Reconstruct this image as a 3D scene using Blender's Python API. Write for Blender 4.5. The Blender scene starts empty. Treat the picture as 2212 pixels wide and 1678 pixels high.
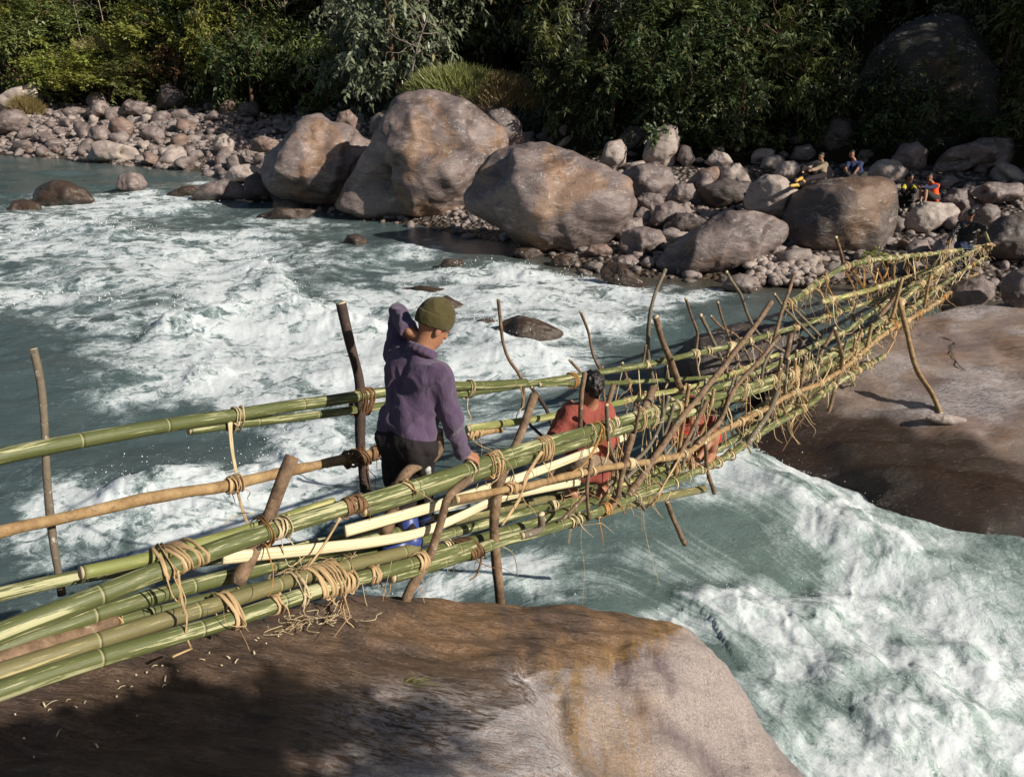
import bpy, bmesh, math, random
import numpy as np
from mathutils import Vector, Matrix
random.seed(7); RNG = np.random.default_rng(7)
scene = bpy.context.scene
COL = scene.collection
# ------------------------------------------------------------------ camera
PITCH = math.radians(22.0); CAMH = 5.5; FPX = 1736.0
cam_d = bpy.data.cameras.new('camera'); cam = bpy.data.objects.new('camera', cam_d); COL.objects.link(cam)
cam.location = (0, 0, CAMH); cam.rotation_euler = (math.radians(90) - PITCH, 0, 0)
cam_d.sensor_fit = 'HORIZONTAL'; cam_d.angle = 2*math.atan(1106/FPX); cam_d.clip_end = 600; cam_d.clip_start = .05
scene.camera = cam
# ------------------------------------------------------------------ sky, sun, exposure
SUN = Vector((.80, -.44, .56)).normalized()          # towards the sun
SUN_EL = math.asin(SUN.z); SUN_AZ = math.atan2(SUN.x, SUN.y)
w = bpy.data.worlds.new('World'); scene.world = w; w.use_nodes = True
nt = w.node_tree; nt.nodes.clear()
sky = nt.nodes.new('ShaderNodeTexSky'); sky.sky_type = 'NISHITA'; sky.sun_disc = False
sky.sun_elevation = SUN_EL; sky.sun_rotation = SUN_AZ
bg = nt.nodes.new('ShaderNodeBackground'); bg.inputs['Strength'].default_value = .05
wo = nt.nodes.new('ShaderNodeOutputWorld')
nt.links.new(sky.outputs[0], bg.inputs[0]); nt.links.new(bg.outputs[0], wo.inputs[0])
sl = bpy.data.lights.new('sun', 'SUN'); sl.energy = 5.0; sl.angle = math.radians(.5); sl.color = (1, .93, .83)
so = bpy.data.objects.new('sun', sl); COL.objects.link(so); so.location = (20, -10, 30)
so.rotation_euler = SUN.to_track_quat('Z', 'Y').to_euler()
scene.view_settings.view_transform = 'Standard'; scene.view_settings.look = 'None'
scene.view_settings.exposure = .25; scene.view_settings.gamma = 1
scene.cycles.max_bounces = 5; scene.cycles.diffuse_bounces = 2; scene.cycles.glossy_bounces = 2
scene.cycles.transmission_bounces = 2; scene.cycles.transparent_max_bounces = 4

# ------------------------------------------------------------------ pixel -> world helpers (2212 x 1678 photo grid)
CP, SP = math.cos(PITCH), math.sin(PITCH)
CAM = np.array([0, 0, CAMH]); FWD = np.array([0, CP, -SP]); UPV = np.array([0, SP, CP]); RGT = np.array([1., 0, 0])
def ray(x, y):
    return FWD + (x-1106)/FPX*RGT - (y-839)/FPX*UPV
def pt(x, y, d): return CAM + d*ray(x, y)
def ptz(x, y, z=0.):
    r = ray(x, y); return CAM + (z-CAMH)/r[2]*r
NA = np.array([-1.72, 2.2]); ND = np.array([.604, .797]); NN = np.array([-.797, .604])   # the bridge's near side in plan
def ptp(x, y, o=0.):
    """point where the sight line meets the upright plane o metres behind the bridge's near side"""
    r = ray(x, y); a = NA + o*NN
    d = np.dot(a, NN)/(r[0]*NN[0] + r[1]*NN[1]); return CAM + d*r
def project(P):
    q = P - CAM; d = q@FWD
    return 1106 + FPX*(q@RGT)/d, 839 - FPX*(q@UPV)/d, d

# ------------------------------------------------------------------ noise
_T = RNG.random(1 << 16).astype(np.float32)*2 - 1
def vnoise(p):
    p = np.asarray(p, np.float64); i = np.floor(p).astype(np.int64); f = p - i; f = f*f*f*(f*(f*6-15)+10)
    def h(a, b, c): return _T[((a*73856093) ^ (b*19349663) ^ (c*83492791)) & 0xffff]
    r = 0
    for dx in (0, 1):
        wx = f[:, 0] if dx else 1-f[:, 0]
        for dy in (0, 1):
            wy = f[:, 1] if dy else 1-f[:, 1]
            for dz in (0, 1):
                wz = f[:, 2] if dz else 1-f[:, 2]
                r = r + wx*wy*wz*h(i[:, 0]+dx, i[:, 1]+dy, i[:, 2]+dz)
    return r
def fbm(p, o=4, g=.5, l=2.03):
    s = 0; a = 1; p = np.array(p, float)
    for k in range(o): s = s + a*vnoise(p + 17.3*k); a *= g; p = p*l
    return s
def sstep(a, b, x):
    t = np.clip((x-a)/(b-a), 0, 1); return t*t*(3-2*t)

# ------------------------------------------------------------------ object helpers
def link_mesh(name, V, F, mats, parent=None, smooth=True, midx=None, uv=None, attr=None):
    me = bpy.data.meshes.new(name)
    V = np.asarray(V, np.float32)
    if isinstance(F, np.ndarray):
        n, k = F.shape
        me.vertices.add(len(V)); me.vertices.foreach_set('co', V.ravel())
        me.loops.add(n*k); me.loops.foreach_set('vertex_index', F.astype(np.int32).ravel())
        me.polygons.add(n); me.polygons.foreach_set('loop_start', np.arange(0, n*k, k, dtype=np.int32))
        try: me.polygons.foreach_set('loop_total', np.full(n, k, np.int32))
        except Exception: pass
        me.update(calc_edges=True)
    else:
        me.from_pydata([tuple(map(float, v)) for v in V], [], F)
    for m in (mats if isinstance(mats, (list, tuple)) else [mats]): me.materials.append(m)
    if midx is not None: me.polygons.foreach_set('material_index', np.asarray(midx, np.int32))
    if smooth: me.polygons.foreach_set('use_smooth', np.ones(len(me.polygons), bool))
    if uv is not None:
        L = me.uv_layers.new(name='UVMap'); L.data.foreach_set('uv', np.asarray(uv, np.float32).ravel())
    if attr:
        for an, av in attr.items():
            A = me.attributes.new(an, 'FLOAT', 'POINT'); A.data.foreach_set('value', np.asarray(av, np.float32))
    me.validate(); me.update()
    o = bpy.data.objects.new(name, me); COL.objects.link(o)
    if parent is not None: o.parent = parent
    return o
def tag(o, label=None, cat=None, group=None, kind=None):
    if label: o['label'] = label
    if cat: o['category'] = cat
    if group: o['group'] = group
    if kind: o['kind'] = kind
    return o
def thing(name, label, cat, loc=(0, 0, 0), group=None):
    o = bpy.data.objects.new(name, None); COL.objects.link(o); o.location = [float(c) for c in loc]
    o.empty_display_size = .1
    return tag(o, label, cat, group)
def spline(P, step):
    """Catmull-Rom through points, sampled about every `step` metres"""
    P = [np.array(p, float) for p in P]
    if len(P) == 2: 
        n = max(2, int(np.linalg.norm(P[1]-P[0])/step)+1); t = np.linspace(0, 1, n)[:, None]
        return P[0]*(1-t)+P[1]*t
    Q = [2*P[0]-P[1]] + P + [2*P[-1]-P[-2]]; out = []
    for i in range(1, len(Q)-2):
        a, b, c, d = Q[i-1], Q[i], Q[i+1], Q[i+2]
        n = max(2, int(np.linalg.norm(c-b)/step)+1)
        for k in range(n):
            t = k/n
            out.append(.5*((2*b)+(-a+c)*t+(2*a-5*b+4*c-d)*t*t+(-a+3*b-3*c+d)*t**3))
    out.append(P[-1]); return np.array(out)
def tube_geo(C, R, n=10, flat=1., up=None, cap=True):
    """tube along centres C with radii R. returns V, F(list), uv(list per loop), midx"""
    C = np.asarray(C, float); m = len(C); R = np.broadcast_to(np.asarray(R, float), (m,))
    T = np.gradient(C, axis=0); T /= np.linalg.norm(T, axis=1)[:, None]+1e-9
    u = np.array(up if up is not None else [0, 0, 1.], float)
    if abs(T[0]@u) > .95: u = np.array([1., 0, .1])
    V = []; 
    for i in range(m):
        u = u - (u@T[i])*T[i]; u /= np.linalg.norm(u)+1e-9
        s = np.cross(T[i], u); a = np.arange(n)*2*math.pi/n
        V.append(C[i] + R[i]*(np.cos(a)[:, None]*s + flat*np.sin(a)[:, None]*u))
    V = np.concatenate(V); L = np.concatenate([[0], np.cumsum(np.linalg.norm(np.diff(C, axis=0), axis=1))])
    F = []; UV = []; MI = []
    for i in range(m-1):
        for k in range(n):
            k2 = (k+1) % n
            F.append((i*n+k, i*n+k2, (i+1)*n+k2, (i+1)*n+k)); MI.append(0)
            UV += [(k/n, L[i]), ((k+1)/n, L[i]), ((k+1)/n, L[i+1]), (k/n, L[i+1])]
    if cap:
        F.append(tuple(range(n-1, -1, -1))); UV += [(.5, 0)]*n; MI.append(1)
        F.append(tuple((m-1)*n+k for k in range(n))); UV += [(.5, L[-1])]*n; MI.append(1)
    return V, F, UV, MI
class Acc:
    """collects geometry into ONE mesh object"""
    def __init__(s): s.V = []; s.F = []; s.UV = []; s.MI = []; s.n = 0
    def add(s, V, F, UV=None, MI=None):
        s.V.append(np.asarray(V, float)); s.F += [tuple(i+s.n for i in f) for f in F]; s.n += len(V)
        s.UV += UV if UV else [(0, 0)]*sum(len(f) for f in F); s.MI += MI if MI else [0]*len(F)
    def tube(s, C, R, n=8, flat=1., up=None, cap=True, mi=None):
        V, F, UV, MI = tube_geo(C, R, n, flat, up, cap)
        s.add(V, F, UV, MI if mi is None else [mi]*len(F))
    def build(s, name, mats, parent=None, smooth=True):
        return link_mesh(name, np.concatenate(s.V), s.F, mats, parent, smooth, s.MI, s.UV)

# ------------------------------------------------------------------ material helpers
class NT:
    def __init__(s, name):
        s.m = bpy.data.materials.new(name); s.m.use_nodes = True; s.t = s.m.node_tree; s.t.nodes.clear()
        s.out = s.n('ShaderNodeOutputMaterial'); s.b = s.n('ShaderNodeBsdfPrincipled'); s.l(s.b.outputs[0], s.out.inputs[0])
    def n(s, t, **k):
        x = s.t.nodes.new(t)
        for a, b in k.items(): setattr(x, a, b)
        return x
    def l(s, a, b): s.t.links.new(a, b)
    def setin(s, sock, v):
        if isinstance(v, bpy.types.NodeSocket): s.l(v, sock)
        else: sock.default_value = v
    def geo(s, o='Position'): return s.n('ShaderNodeNewGeometry').outputs[o]
    def tc(s, o='Object'): return s.n('ShaderNodeTexCoord').outputs[o]
    def rnd(s): return s.n('ShaderNodeObjectInfo').outputs['Random']
    def attr(s, a): return s.n('ShaderNodeAttribute', attribute_name=a).outputs['Fac']
    def map(s, v, scale=(1, 1, 1), rot=(0, 0, 0), loc=(0, 0, 0)):
        x = s.n('ShaderNodeMapping'); s.l(v, x.inputs[0]); s.setin(x.inputs['Scale'], scale); s.setin(x.inputs['Rotation'], rot); s.setin(x.inputs['Location'], loc); return x.outputs[0]
    def noise(s, v, scale=5, detail=4, rough=.55, dist=0, o='Fac'):
        x = s.n('ShaderNodeTexNoise'); s.l(v, x.inputs['Vector']); x.inputs['Scale'].default_value = scale; x.inputs['Detail'].default_value = detail
        x.inputs['Roughness'].default_value = rough; x.inputs['Distortion'].default_value = dist; return x.outputs[o]
    def vor(s, v, scale=5, feat='F1', o='Distance'):
        x = s.n('ShaderNodeTexVoronoi', feature=feat); s.l(v, x.inputs['Vector']); x.inputs['Scale'].default_value = scale; return x.outputs[o]
    def ramp(s, f, *st):
        x = s.n('ShaderNodeValToRGB'); s.l(f, x.inputs[0]); e = x.color_ramp.elements
        while len(e) < len(st): e.new(.5)
        for i, (p, c) in enumerate(st):
            e[i].position = p; e[i].color = (c, c, c, 1) if isinstance(c, (int, float)) else (*c, 1)
        return x.outputs[0]
    def mr(s, f, a, b, c=0., d=1.):
        x = s.n('ShaderNodeMapRange', interpolation_type='SMOOTHSTEP'); s.l(f, x.inputs[0])
        for i, v in enumerate((a, b, c, d)): x.inputs[i+1].default_value = v
        return x.outputs[0]
    def math(s, op, a, b=0.):
        x = s.n('ShaderNodeMath', operation=op); s.setin(x.inputs[0], a); s.setin(x.inputs[1], b); return x.outputs[0]
    def mix(s, f, a, b, mode='MIX'):
        x = s.n('ShaderNodeMix', data_type='RGBA', blend_type=mode); s.setin(x.inputs[0], f)
        for sk, v in ((x.inputs[6], a), (x.inputs[7], b)): s.setin(sk, (*v, 1) if isinstance(v, tuple) else v)
        return x.outputs[2]
    def bump(s, h, dist=.02, st=1., nrm=None):
        x = s.n('ShaderNodeBump'); s.l(h, x.inputs['Height']); x.inputs['Distance'].default_value = dist; x.inputs['Strength'].default_value = st
        if nrm is not None: s.l(nrm, x.inputs['Normal'])
        return x.outputs[0]
    def fin(s, col, rough=.6, nrm=None, spec=.5, **k):
        s.setin(s.b.inputs['Base Color'], (*col, 1) if isinstance(col, tuple) else col); s.setin(s.b.inputs['Roughness'], rough)
        s.setin(s.b.inputs['Specular IOR Level'], spec)
        if nrm is not None: s.l(nrm, s.b.inputs['Normal'])
        for a, b in k.items(): s.setin(s.b.inputs[a.replace('_', ' ')], b)
        return s.m
M = {}
# ================================================================== materials
def rock_mat(name, c1, c2, c3, ochre=.35, streak=(1, 1, 2.3), wetz=.22, flow=False, rough=.55, dark=None):
    s = NT(name); p = s.tc('Object'); r = s.rnd()
    rv = s.n('ShaderNodeCombineXYZ'); 
    for i, k in enumerate((6.3, 4.1, 9.7)): s.l(s.math('MULTIPLY', r, k), rv.inputs[i])
    q = s.map(p, scale=streak, rot=rv.outputs[0], loc=rv.outputs[0])
    big = s.noise(q, .7, 5, .6, .6); mid = s.noise(q, 2.4, 7, .68, .7); fine = s.noise(p, 26, 5, .7)
    col = s.mix(s.ramp(big, (.40, 0.), (.60, 1.)), c1, c2)
    col = s.mix(s.mr(r, 0, 1, .0, .55), col, c3)
    warp = s.noise(s.map(p, loc=(3.1, 1.7, 0)), .55, 4, .6, .8)
    col = s.mix(s.math('MULTIPLY', s.mr(warp, .52, .66), ochre), col, (.33, .17, .065))
    col = s.mix(s.math('MULTIPLY', s.mr(mid, .56, .70), .55), col, (.50, .44, .40))
    col = s.mix(s.math('MULTIPLY', s.mr(mid, .46, .32), .65), col, (.075, .057, .05))
    # thin pale veins
    vein = s.noise(s.map(p, scale=(1, 1, 1.6), rot=rv.outputs[0]), 1.3, 3, .5, 1.6)
    va = s.math('ABSOLUTE', s.math('SUBTRACT', vein, .5))
    col = s.mix(s.math('MULTIPLY', s.mr(va, .016, .0), s.math('MULTIPLY', s.mr(big, .45, .65), .5)), col, (.6, .55, .5))
    col = s.mix(.45, col, s.ramp(fine, (.3, .35), (.7, .68)), 'OVERLAY')
    z = s.n('ShaderNodeSeparateXYZ'); s.l(s.geo('Position'), z.inputs[0])
    wz = s.math('ADD', z.outputs[2], s.math('MULTIPLY', s.math('SUBTRACT', mid, .5), .35))
    wet = s.mr(wz, wetz+.12, wetz-.08)
    col = s.mix(wet, col, s.mix(.7, col, (.055, .036, .024)))
    ro = s.math('SUBTRACT', s.math('ADD', rough, s.math('MULTIPLY', s.math('SUBTRACT', mid, .5), .35)), s.math('MULTIPLY', wet, .33))
    b1 = s.bump(mid, .10, .6); b2 = s.bump(fine, .02, .6, b1)
    return s.fin(col, ro, b2, .45)
M['rock'] = rock_mat('boulder_stone', (.25, .192, .172), (.10, .075, .070), (.19, .148, .135), .42, rough=.40)
M['rock_shaded'] = rock_mat('shade_dark_stone', (.135, .102, .086), (.085, .064, .055), (.13, .10, .086), .25, rough=.5)  # dark base standing in for the half shade on the flat topped boulder
M['rock_pale'] = rock_mat('pale_stone', (.40, .33, .285), (.30, .24, .21), (.38, .31, .27), .15)
M['rock_red'] = rock_mat('red_stone', (.235, .155, .12), (.165, .11, .09), (.22, .155, .125), .4)
M['rock_dark'] = rock_mat('dark_stone', (.10, .076, .066), (.06, .046, .040), (.085, .066, .058), .2)
M['rock_black'] = rock_mat('shade_black_rock_face', (.038, .034, .024), (.022, .02, .014), (.036, .032, .026), .15, rough=.8)  # near-black base carries the forest shade on the giant rock face
M['rock_wet'] = rock_mat('wet_stone', (.07, .046, .034), (.045, .030, .022), (.06, .042, .032), .35, wetz=3., rough=.5)
M['cobble'] = rock_mat('cobble_stone', (.29, .24, .215), (.20, .162, .145), (.25, .21, .19), .2, wetz=.05)

def fg_rock(name, top=(.082, .054, .039), pale=(.46, .38, .345), ochre=(.36, .215, .085), brown=(.15, .088, .045)):
    s = NT(name); p = s.geo('Position')
    st = s.map(p, scale=(1.3, 6.5, 6.), rot=(0, 0, math.radians(14))); vt = s.map(p, scale=(7, 1.5, 1.3))
    a = s.noise(st, 1.6, 7, .66, .5); b = s.noise(st, 6.5, 6, .7, .3); v = s.noise(vt, 1.5, 6, .65, .5); v2 = s.noise(vt, 6, 5, .7, .3)
    patch = s.noise(p, 2.2, 5, .6, .8); fine = s.noise(p, 75, 6, .8); speck = s.noise(p, 150, 3, .7); scr = s.noise(s.map(p, scale=(2.2, 13, 11), rot=(0, 0, math.radians(17))), 6, 5, .7, .4)
    A = {k: s.attr(k) for k in ('topcol', 'ochre', 'white', 'wet', 'warm', 'purple')}
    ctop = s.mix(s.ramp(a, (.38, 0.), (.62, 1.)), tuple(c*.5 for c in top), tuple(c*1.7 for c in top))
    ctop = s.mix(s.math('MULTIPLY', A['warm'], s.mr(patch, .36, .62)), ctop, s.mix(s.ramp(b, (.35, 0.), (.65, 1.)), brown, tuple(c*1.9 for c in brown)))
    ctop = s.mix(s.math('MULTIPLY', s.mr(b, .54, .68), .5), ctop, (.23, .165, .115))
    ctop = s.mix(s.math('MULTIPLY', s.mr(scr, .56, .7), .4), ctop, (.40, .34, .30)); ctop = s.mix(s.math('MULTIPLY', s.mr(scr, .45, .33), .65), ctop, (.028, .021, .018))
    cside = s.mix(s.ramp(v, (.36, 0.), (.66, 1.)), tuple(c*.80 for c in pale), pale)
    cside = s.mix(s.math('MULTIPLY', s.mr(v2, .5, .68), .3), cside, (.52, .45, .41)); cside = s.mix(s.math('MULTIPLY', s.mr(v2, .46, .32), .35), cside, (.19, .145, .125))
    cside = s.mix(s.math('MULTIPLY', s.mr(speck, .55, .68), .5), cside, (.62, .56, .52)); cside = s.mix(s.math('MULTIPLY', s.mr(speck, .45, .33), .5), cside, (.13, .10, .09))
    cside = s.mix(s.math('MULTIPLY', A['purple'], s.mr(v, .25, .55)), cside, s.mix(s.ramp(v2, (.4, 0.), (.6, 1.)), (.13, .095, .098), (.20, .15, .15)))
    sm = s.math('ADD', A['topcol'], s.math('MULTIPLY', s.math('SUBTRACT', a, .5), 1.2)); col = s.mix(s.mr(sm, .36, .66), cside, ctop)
    om = s.math('MULTIPLY', A['ochre'], s.mr(s.math('ADD', v, s.math('MULTIPLY', s.math('SUBTRACT', v2, .5), .5)), .30, .66))
    col = s.mix(om, col, s.mix(s.ramp(v2, (.38, 0.), (.62, 1.)), tuple(c*.5 for c in ochre), ochre))
    wl = s.math('MULTIPLY', A['white'], s.mr(s.math('ADD', b, s.math('MULTIPLY', s.math('SUBTRACT', scr, .5), .8)), .38, .60))
    col = s.mix(s.math('MULTIPLY', wl, .85), col, (.52, .485, .485))  # pale tint; on the near boulder it paints the sky sheen
    col = s.mix(.75, col, s.ramp(fine, (.34, .25), (.66, .75)), 'OVERLAY')
    crk = s.noise(s.map(p, scale=(1, 2.4, 2)), 1.7, 5, .6, 1.2); ck = s.math('ABSOLUTE', s.math('SUBTRACT', crk, .5)); col = s.mix(s.math('MULTIPLY', s.mr(ck, .006, .0), .5), col, (.03, .022, .018))
    lich = s.mr(s.noise(p, 17, 4, .6), .69, .74); col = s.mix(s.math('MULTIPLY', lich, .2), col, (.42, .40, .36))
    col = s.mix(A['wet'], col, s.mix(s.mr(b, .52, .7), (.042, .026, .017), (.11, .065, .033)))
    ro = s.math('SUBTRACT', s.math('SUBTRACT', s.math('ADD', .40, s.math('MULTIPLY', s.math('SUBTRACT', b, .5), .4)), s.math('MULTIPLY', A['wet'], .2)), s.math('MULTIPLY', A['white'], .18))
    n1 = s.bump(a, .05, .5); n2 = s.bump(b, .026, .7, n1); n3 = s.bump(fine, .009, .8, n2); n4 = s.bump(scr, .010, .7, n3)
    return s.fin(col, ro, n4, .5)
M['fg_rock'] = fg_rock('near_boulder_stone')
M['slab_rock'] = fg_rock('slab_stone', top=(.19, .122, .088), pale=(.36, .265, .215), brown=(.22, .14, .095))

def bamboo_mat(name, g1, g2, scr, amount=.57):
    s = NT(name); uv = s.tc('UV'); r = s.rnd()
    off = s.n('ShaderNodeCombineXYZ'); s.l(s.math('MULTIPLY', r, 7.), off.inputs[0]); s.l(s.math('MULTIPLY', r, 31.), off.inputs[1])
    q = s.map(uv, scale=(1, 1, 1), loc=off.outputs[0])
    st = s.noise(s.map(q, scale=(11, 1.9, 1)), 1.6, 6, .75, .25); fl = s.noise(s.map(q, scale=(40, 6., 1)), 1.5, 3, .6)
    patch = s.noise(s.map(q, scale=(2.4, .9, 1)), 1., 3, .6)
    col = s.mix(s.noise(s.map(q, scale=(1.5, .8, 1)), 1.2, 4), g1, g2)
    m1 = s.mr(s.math('ADD', st, s.math('MULTIPLY', s.math('SUBTRACT', patch, .5), .75)), amount, amount+.07)
    col = s.mix(s.math('MULTIPLY', m1, .82), col, scr)
    dirt = s.noise(q, 3.5, 5, .7, .6); col = s.mix(s.math('MULTIPLY', s.mr(dirt, .56, .70), .6), col, (.10, .082, .045)); sc2 = s.noise(s.map(q, scale=(24, 1.2, 1)), 2.2, 6, .75); col = s.mix(s.math('MULTIPLY', s.mr(sc2, .61, .66), .8), col, (.58, .56, .36))
    m2 = s.mr(fl, .66, .74); col = s.mix(s.math('MULTIPLY', m2, .6), col, scr)
    sp = s.n('ShaderNodeSeparateXYZ'); s.l(uv, sp.inputs[0])
    fr = s.math('FRACT', s.math('DIVIDE', sp.outputs[1], .42))
    ring = s.math('MULTIPLY', s.mr(fr, .975, .99), 1.)
    col = s.mix(s.math('MULTIPLY', ring, .7), col, (.36, .33, .16))
    dk = s.mr(fr, .0, .035, 1., 0.); col = s.mix(s.math('MULTIPLY', dk, .75), col, (.02, .028, .008))
    return s.fin(col, s.math('ADD', .42, s.math('MULTIPLY', m1, .3)), s.bump(st, .004, .6), .4)
M['bamboo'] = bamboo_mat('green_bamboo', (.072, .090, .026), (.122, .130, .048), (.50, .48, .27), .53)
M['bamboo_y'] = bamboo_mat('scraped_bamboo', (.16, .19, .05), (.26, .26, .09), (.52, .48, .22), .50)
M['bamboo_b'] = bamboo_mat('brownish_bamboo', (.145, .13, .055), (.19, .165, .075), (.48, .42, .2), .60)
def bark_mat(name, c1, c2, lich):
    s = NT(name); p = s.tc('Object'); uv = s.tc('UV')
    a = s.noise(p, 11, 6, .72); b = s.noise(p, 45, 4, .7); l = s.noise(p, 19, 4, .65, .4)
    col = s.mix(s.ramp(a, (.35, 0.), (.65, 1.)), c1, c2)
    col = s.mix(s.math('MULTIPLY', s.mr(l, .60, .68), lich), col, (.46, .44, .37))
    col = s.mix(s.math('MULTIPLY', s.mr(b, .42, .3), .6), col, (.03, .02, .015))
    return s.fin(col, .75, s.bump(b, .006, .8), .3)
M['bark'] = bark_mat('stake_bark', (.085, .052, .03), (.27, .175, .105), .5)
M['bark_tan'] = bark_mat('tan_bark', (.20, .115, .05), (.40, .27, .13), .25)
M['bark_mossy'] = bark_mat('lichen_bark', (.13, .105, .075), (.19, .155, .11), .9)
M['bark_dark'] = bark_mat('dark_bark', (.045, .03, .025), (.075, .05, .04), .1)
s = NT('cut_wood'); p = s.tc('Object'); M['cut'] = s.fin(s.mix(s.noise(p, 60, 4), (.62, .45, .25), (.80, .66, .43)), .7)
s = NT('split_bamboo'); uv = s.tc('UV'); g = s.noise(s.map(uv, scale=(34, .8, 1)), 1.5, 5, .7)
M['split'] = s.fin(s.mix(s.ramp(g, (.38, 0.), (.58, 1.)), (.46, .36, .19), (.82, .74, .50)), .55, s.bump(g, .004, .6), .4)
def lash_mat(name, a, b):
    s = NT(name); uv = s.tc('UV'); p = s.tc('Object'); g = s.noise(s.map(uv, scale=(14, 4, 1)), 2, 4, .7)
    col = s.mix(s.ramp(g, (.35, 0.), (.65, 1.)), a, b); col = s.mix(s.math('MULTIPLY', s.mr(s.noise(p, 9, 3), .5, .7), .5), col, (.20, .10, .04))
    return s.fin(col, .7, s.bump(g, .004, .8), .3)
M['lash'] = lash_mat('cane_lashing', (.42, .265, .125), (.68, .49, .27))
M['lash_pale'] = lash_mat('pale_lashing', (.52, .40, .22), (.76, .63, .40))
M['lash_straw'] = lash_mat('straw_ties', (.56, .42, .21), (.80, .66, .40))
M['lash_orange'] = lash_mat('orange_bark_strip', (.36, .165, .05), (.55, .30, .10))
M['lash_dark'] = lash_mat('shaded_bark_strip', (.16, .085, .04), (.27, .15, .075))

def leaf_mat(name, c1, c2, gloss=.45):
    s = NT(name); g = s.n('ShaderNodeNewGeometry'); r = g.outputs['Random Per Island']; o = s.rnd()
    col = s.mix(r, c1, c2); col = s.mix(s.math('MULTIPLY', s.mr(r, .93, .97), .7), col, (.20, .15, .05))
    h = s.n('ShaderNodeHueSaturation'); s.l(col, h.inputs['Color']); s.l(s.mr(o, 0, 1, .75, 1.25), h.inputs['Value']); s.l(s.mr(o, 0, 1, .485, .515), h.inputs['Hue'])
    t = s.n('ShaderNodeBsdfTranslucent'); s.l(h.outputs[0], t.inputs[0]); mx = s.n('ShaderNodeMixShader'); mx.inputs[0].default_value = .25
    m = s.fin(h.outputs[0], gloss, None, .45)
    s.l(s.b.outputs[0], mx.inputs[1]); s.l(t.outputs[0], mx.inputs[2]); s.l(mx.outputs[0], s.out.inputs[0])
    return m
M['leaf_dark'] = leaf_mat('dark_leaf', (.036, .055, .018), (.09, .115, .04))
M['leaf_mid'] = leaf_mat('mid_leaf', (.10, .125, .032), (.20, .225, .07))
M['leaf_bright'] = leaf_mat('bright_leaf', (.19, .225, .036), (.32, .34, .075))
M['leaf_grey'] = leaf_mat('grey_green_leaf', (.105, .125, .07), (.23, .24, .15), .38)
M['leaf_red'] = leaf_mat('rusty_leaf', (.14, .07, .032), (.25, .14, .06))
M['grass'] = leaf_mat('dry_grass', (.20, .17, .055), (.38, .28, .12))
M['grass_g'] = leaf_mat('green_grass', (.14, .165, .04), (.28, .28, .09))
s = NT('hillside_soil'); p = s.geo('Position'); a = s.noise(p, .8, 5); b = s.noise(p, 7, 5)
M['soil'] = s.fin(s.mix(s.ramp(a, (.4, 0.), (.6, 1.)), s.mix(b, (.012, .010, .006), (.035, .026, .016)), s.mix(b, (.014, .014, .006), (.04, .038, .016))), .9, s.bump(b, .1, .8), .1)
s = NT('shingle'); p = s.geo('Position'); v = s.vor(p, 5.5); v2 = s.vor(p, 14); a = s.noise(p, 2, 4)
vc = s.n('ShaderNodeTexVoronoi'); s.l(p, vc.inputs['Vector']); vc.inputs['Scale'].default_value = 5.5
bw = s.n('ShaderNodeRGBToBW'); s.l(vc.outputs['Color'], bw.inputs[0])
col = s.mix(s.ramp(bw.outputs[0], (.2, 0.), (.8, 1.)), (.15, .122, .108), (.31, .26, .235)); col = s.mix(s.mr(v, .25, .6), col, (.06, .046, .038))
zz = s.n('ShaderNodeSeparateXYZ'); s.l(p, zz.inputs[0]); wet = s.mr(zz.outputs[2], .25, .02)
col = s.mix(wet, col, (.07, .05, .034))
hh = s.math('SUBTRACT', 1., s.math('MULTIPLY', v, 1.3)); M['shingle'] = s.fin(col, s.math('SUBTRACT', .8, s.math('MULTIPLY', wet, .4)), s.bump(hh, .12, 1.), .3)
s = NT('trunk_bark'); p = s.tc('Object'); M['trunk'] = s.fin(s.mix(s.noise(p, 6, 5), (.07, .045, .03), (.20, .13, .085)), .85, s.bump(s.noise(p, 20, 4), .03, .7), .2)
s = NT('bleached_branch'); p = s.tc('Object'); M['twig'] = s.fin(s.mix(s.noise(p, 8, 5), (.20, .155, .12), (.42, .35, .29)), .8)

# ---- cloth, skin
def cloth(name, c, rough=.85, sheen=.0, bscale=300, v=.25):
    s = NT(name); p = s.tc('Object'); n = s.noise(p, 7, 4, .6); f = s.noise(p, bscale, 2, .6); wr = s.noise(s.map(p, scale=(1, 1, .55)), 11, 4, .55, .9)
    col = s.mix(n, tuple(x*(1-v) for x in c), tuple(min(1, x*(1+v)) for x in c))
    return s.fin(col, rough, s.bump(f, .004, .8, s.bump(wr, .022, .85)), .25, Sheen_Weight=sheen)
M['fleece'] = cloth('purple_fleece', (.090, .058, .105), .95, .25)
M['beanie'] = cloth('olive_knit', (.075, .062, .022), .95, .1)
M['trouser'] = cloth('dark_trousers', (.022, .017, .018))
M['red'] = cloth('rust_red_cotton', (.30, .075, .055)); M['capred'] = cloth('dark_red_cap', (.20, .045, .035))
M['tan'] = cloth('tan_cotton', (.27, .205, .14)); M['navy'] = cloth('navy_cotton', (.03, .04, .09)); M['black'] = cloth('black_cotton', (.010, .009, .010))
M['orange'] = cloth('orange_vest', (.80, .10, .02)); M['jeans'] = cloth('denim', (.04, .055, .10)); M['yellow'] = cloth('yellow_stripe', (.50, .42, .03))
M['charcoal'] = cloth('charcoal_cotton', (.04, .036, .033)); M['khaki'] = cloth('khaki_shorts', (.30, .22, .15)); M['whitecloth'] = cloth('white_cloth', (.5, .49, .46))
M['bright_red'] = cloth('bright_red_cloth', (.55, .03, .02))
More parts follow.
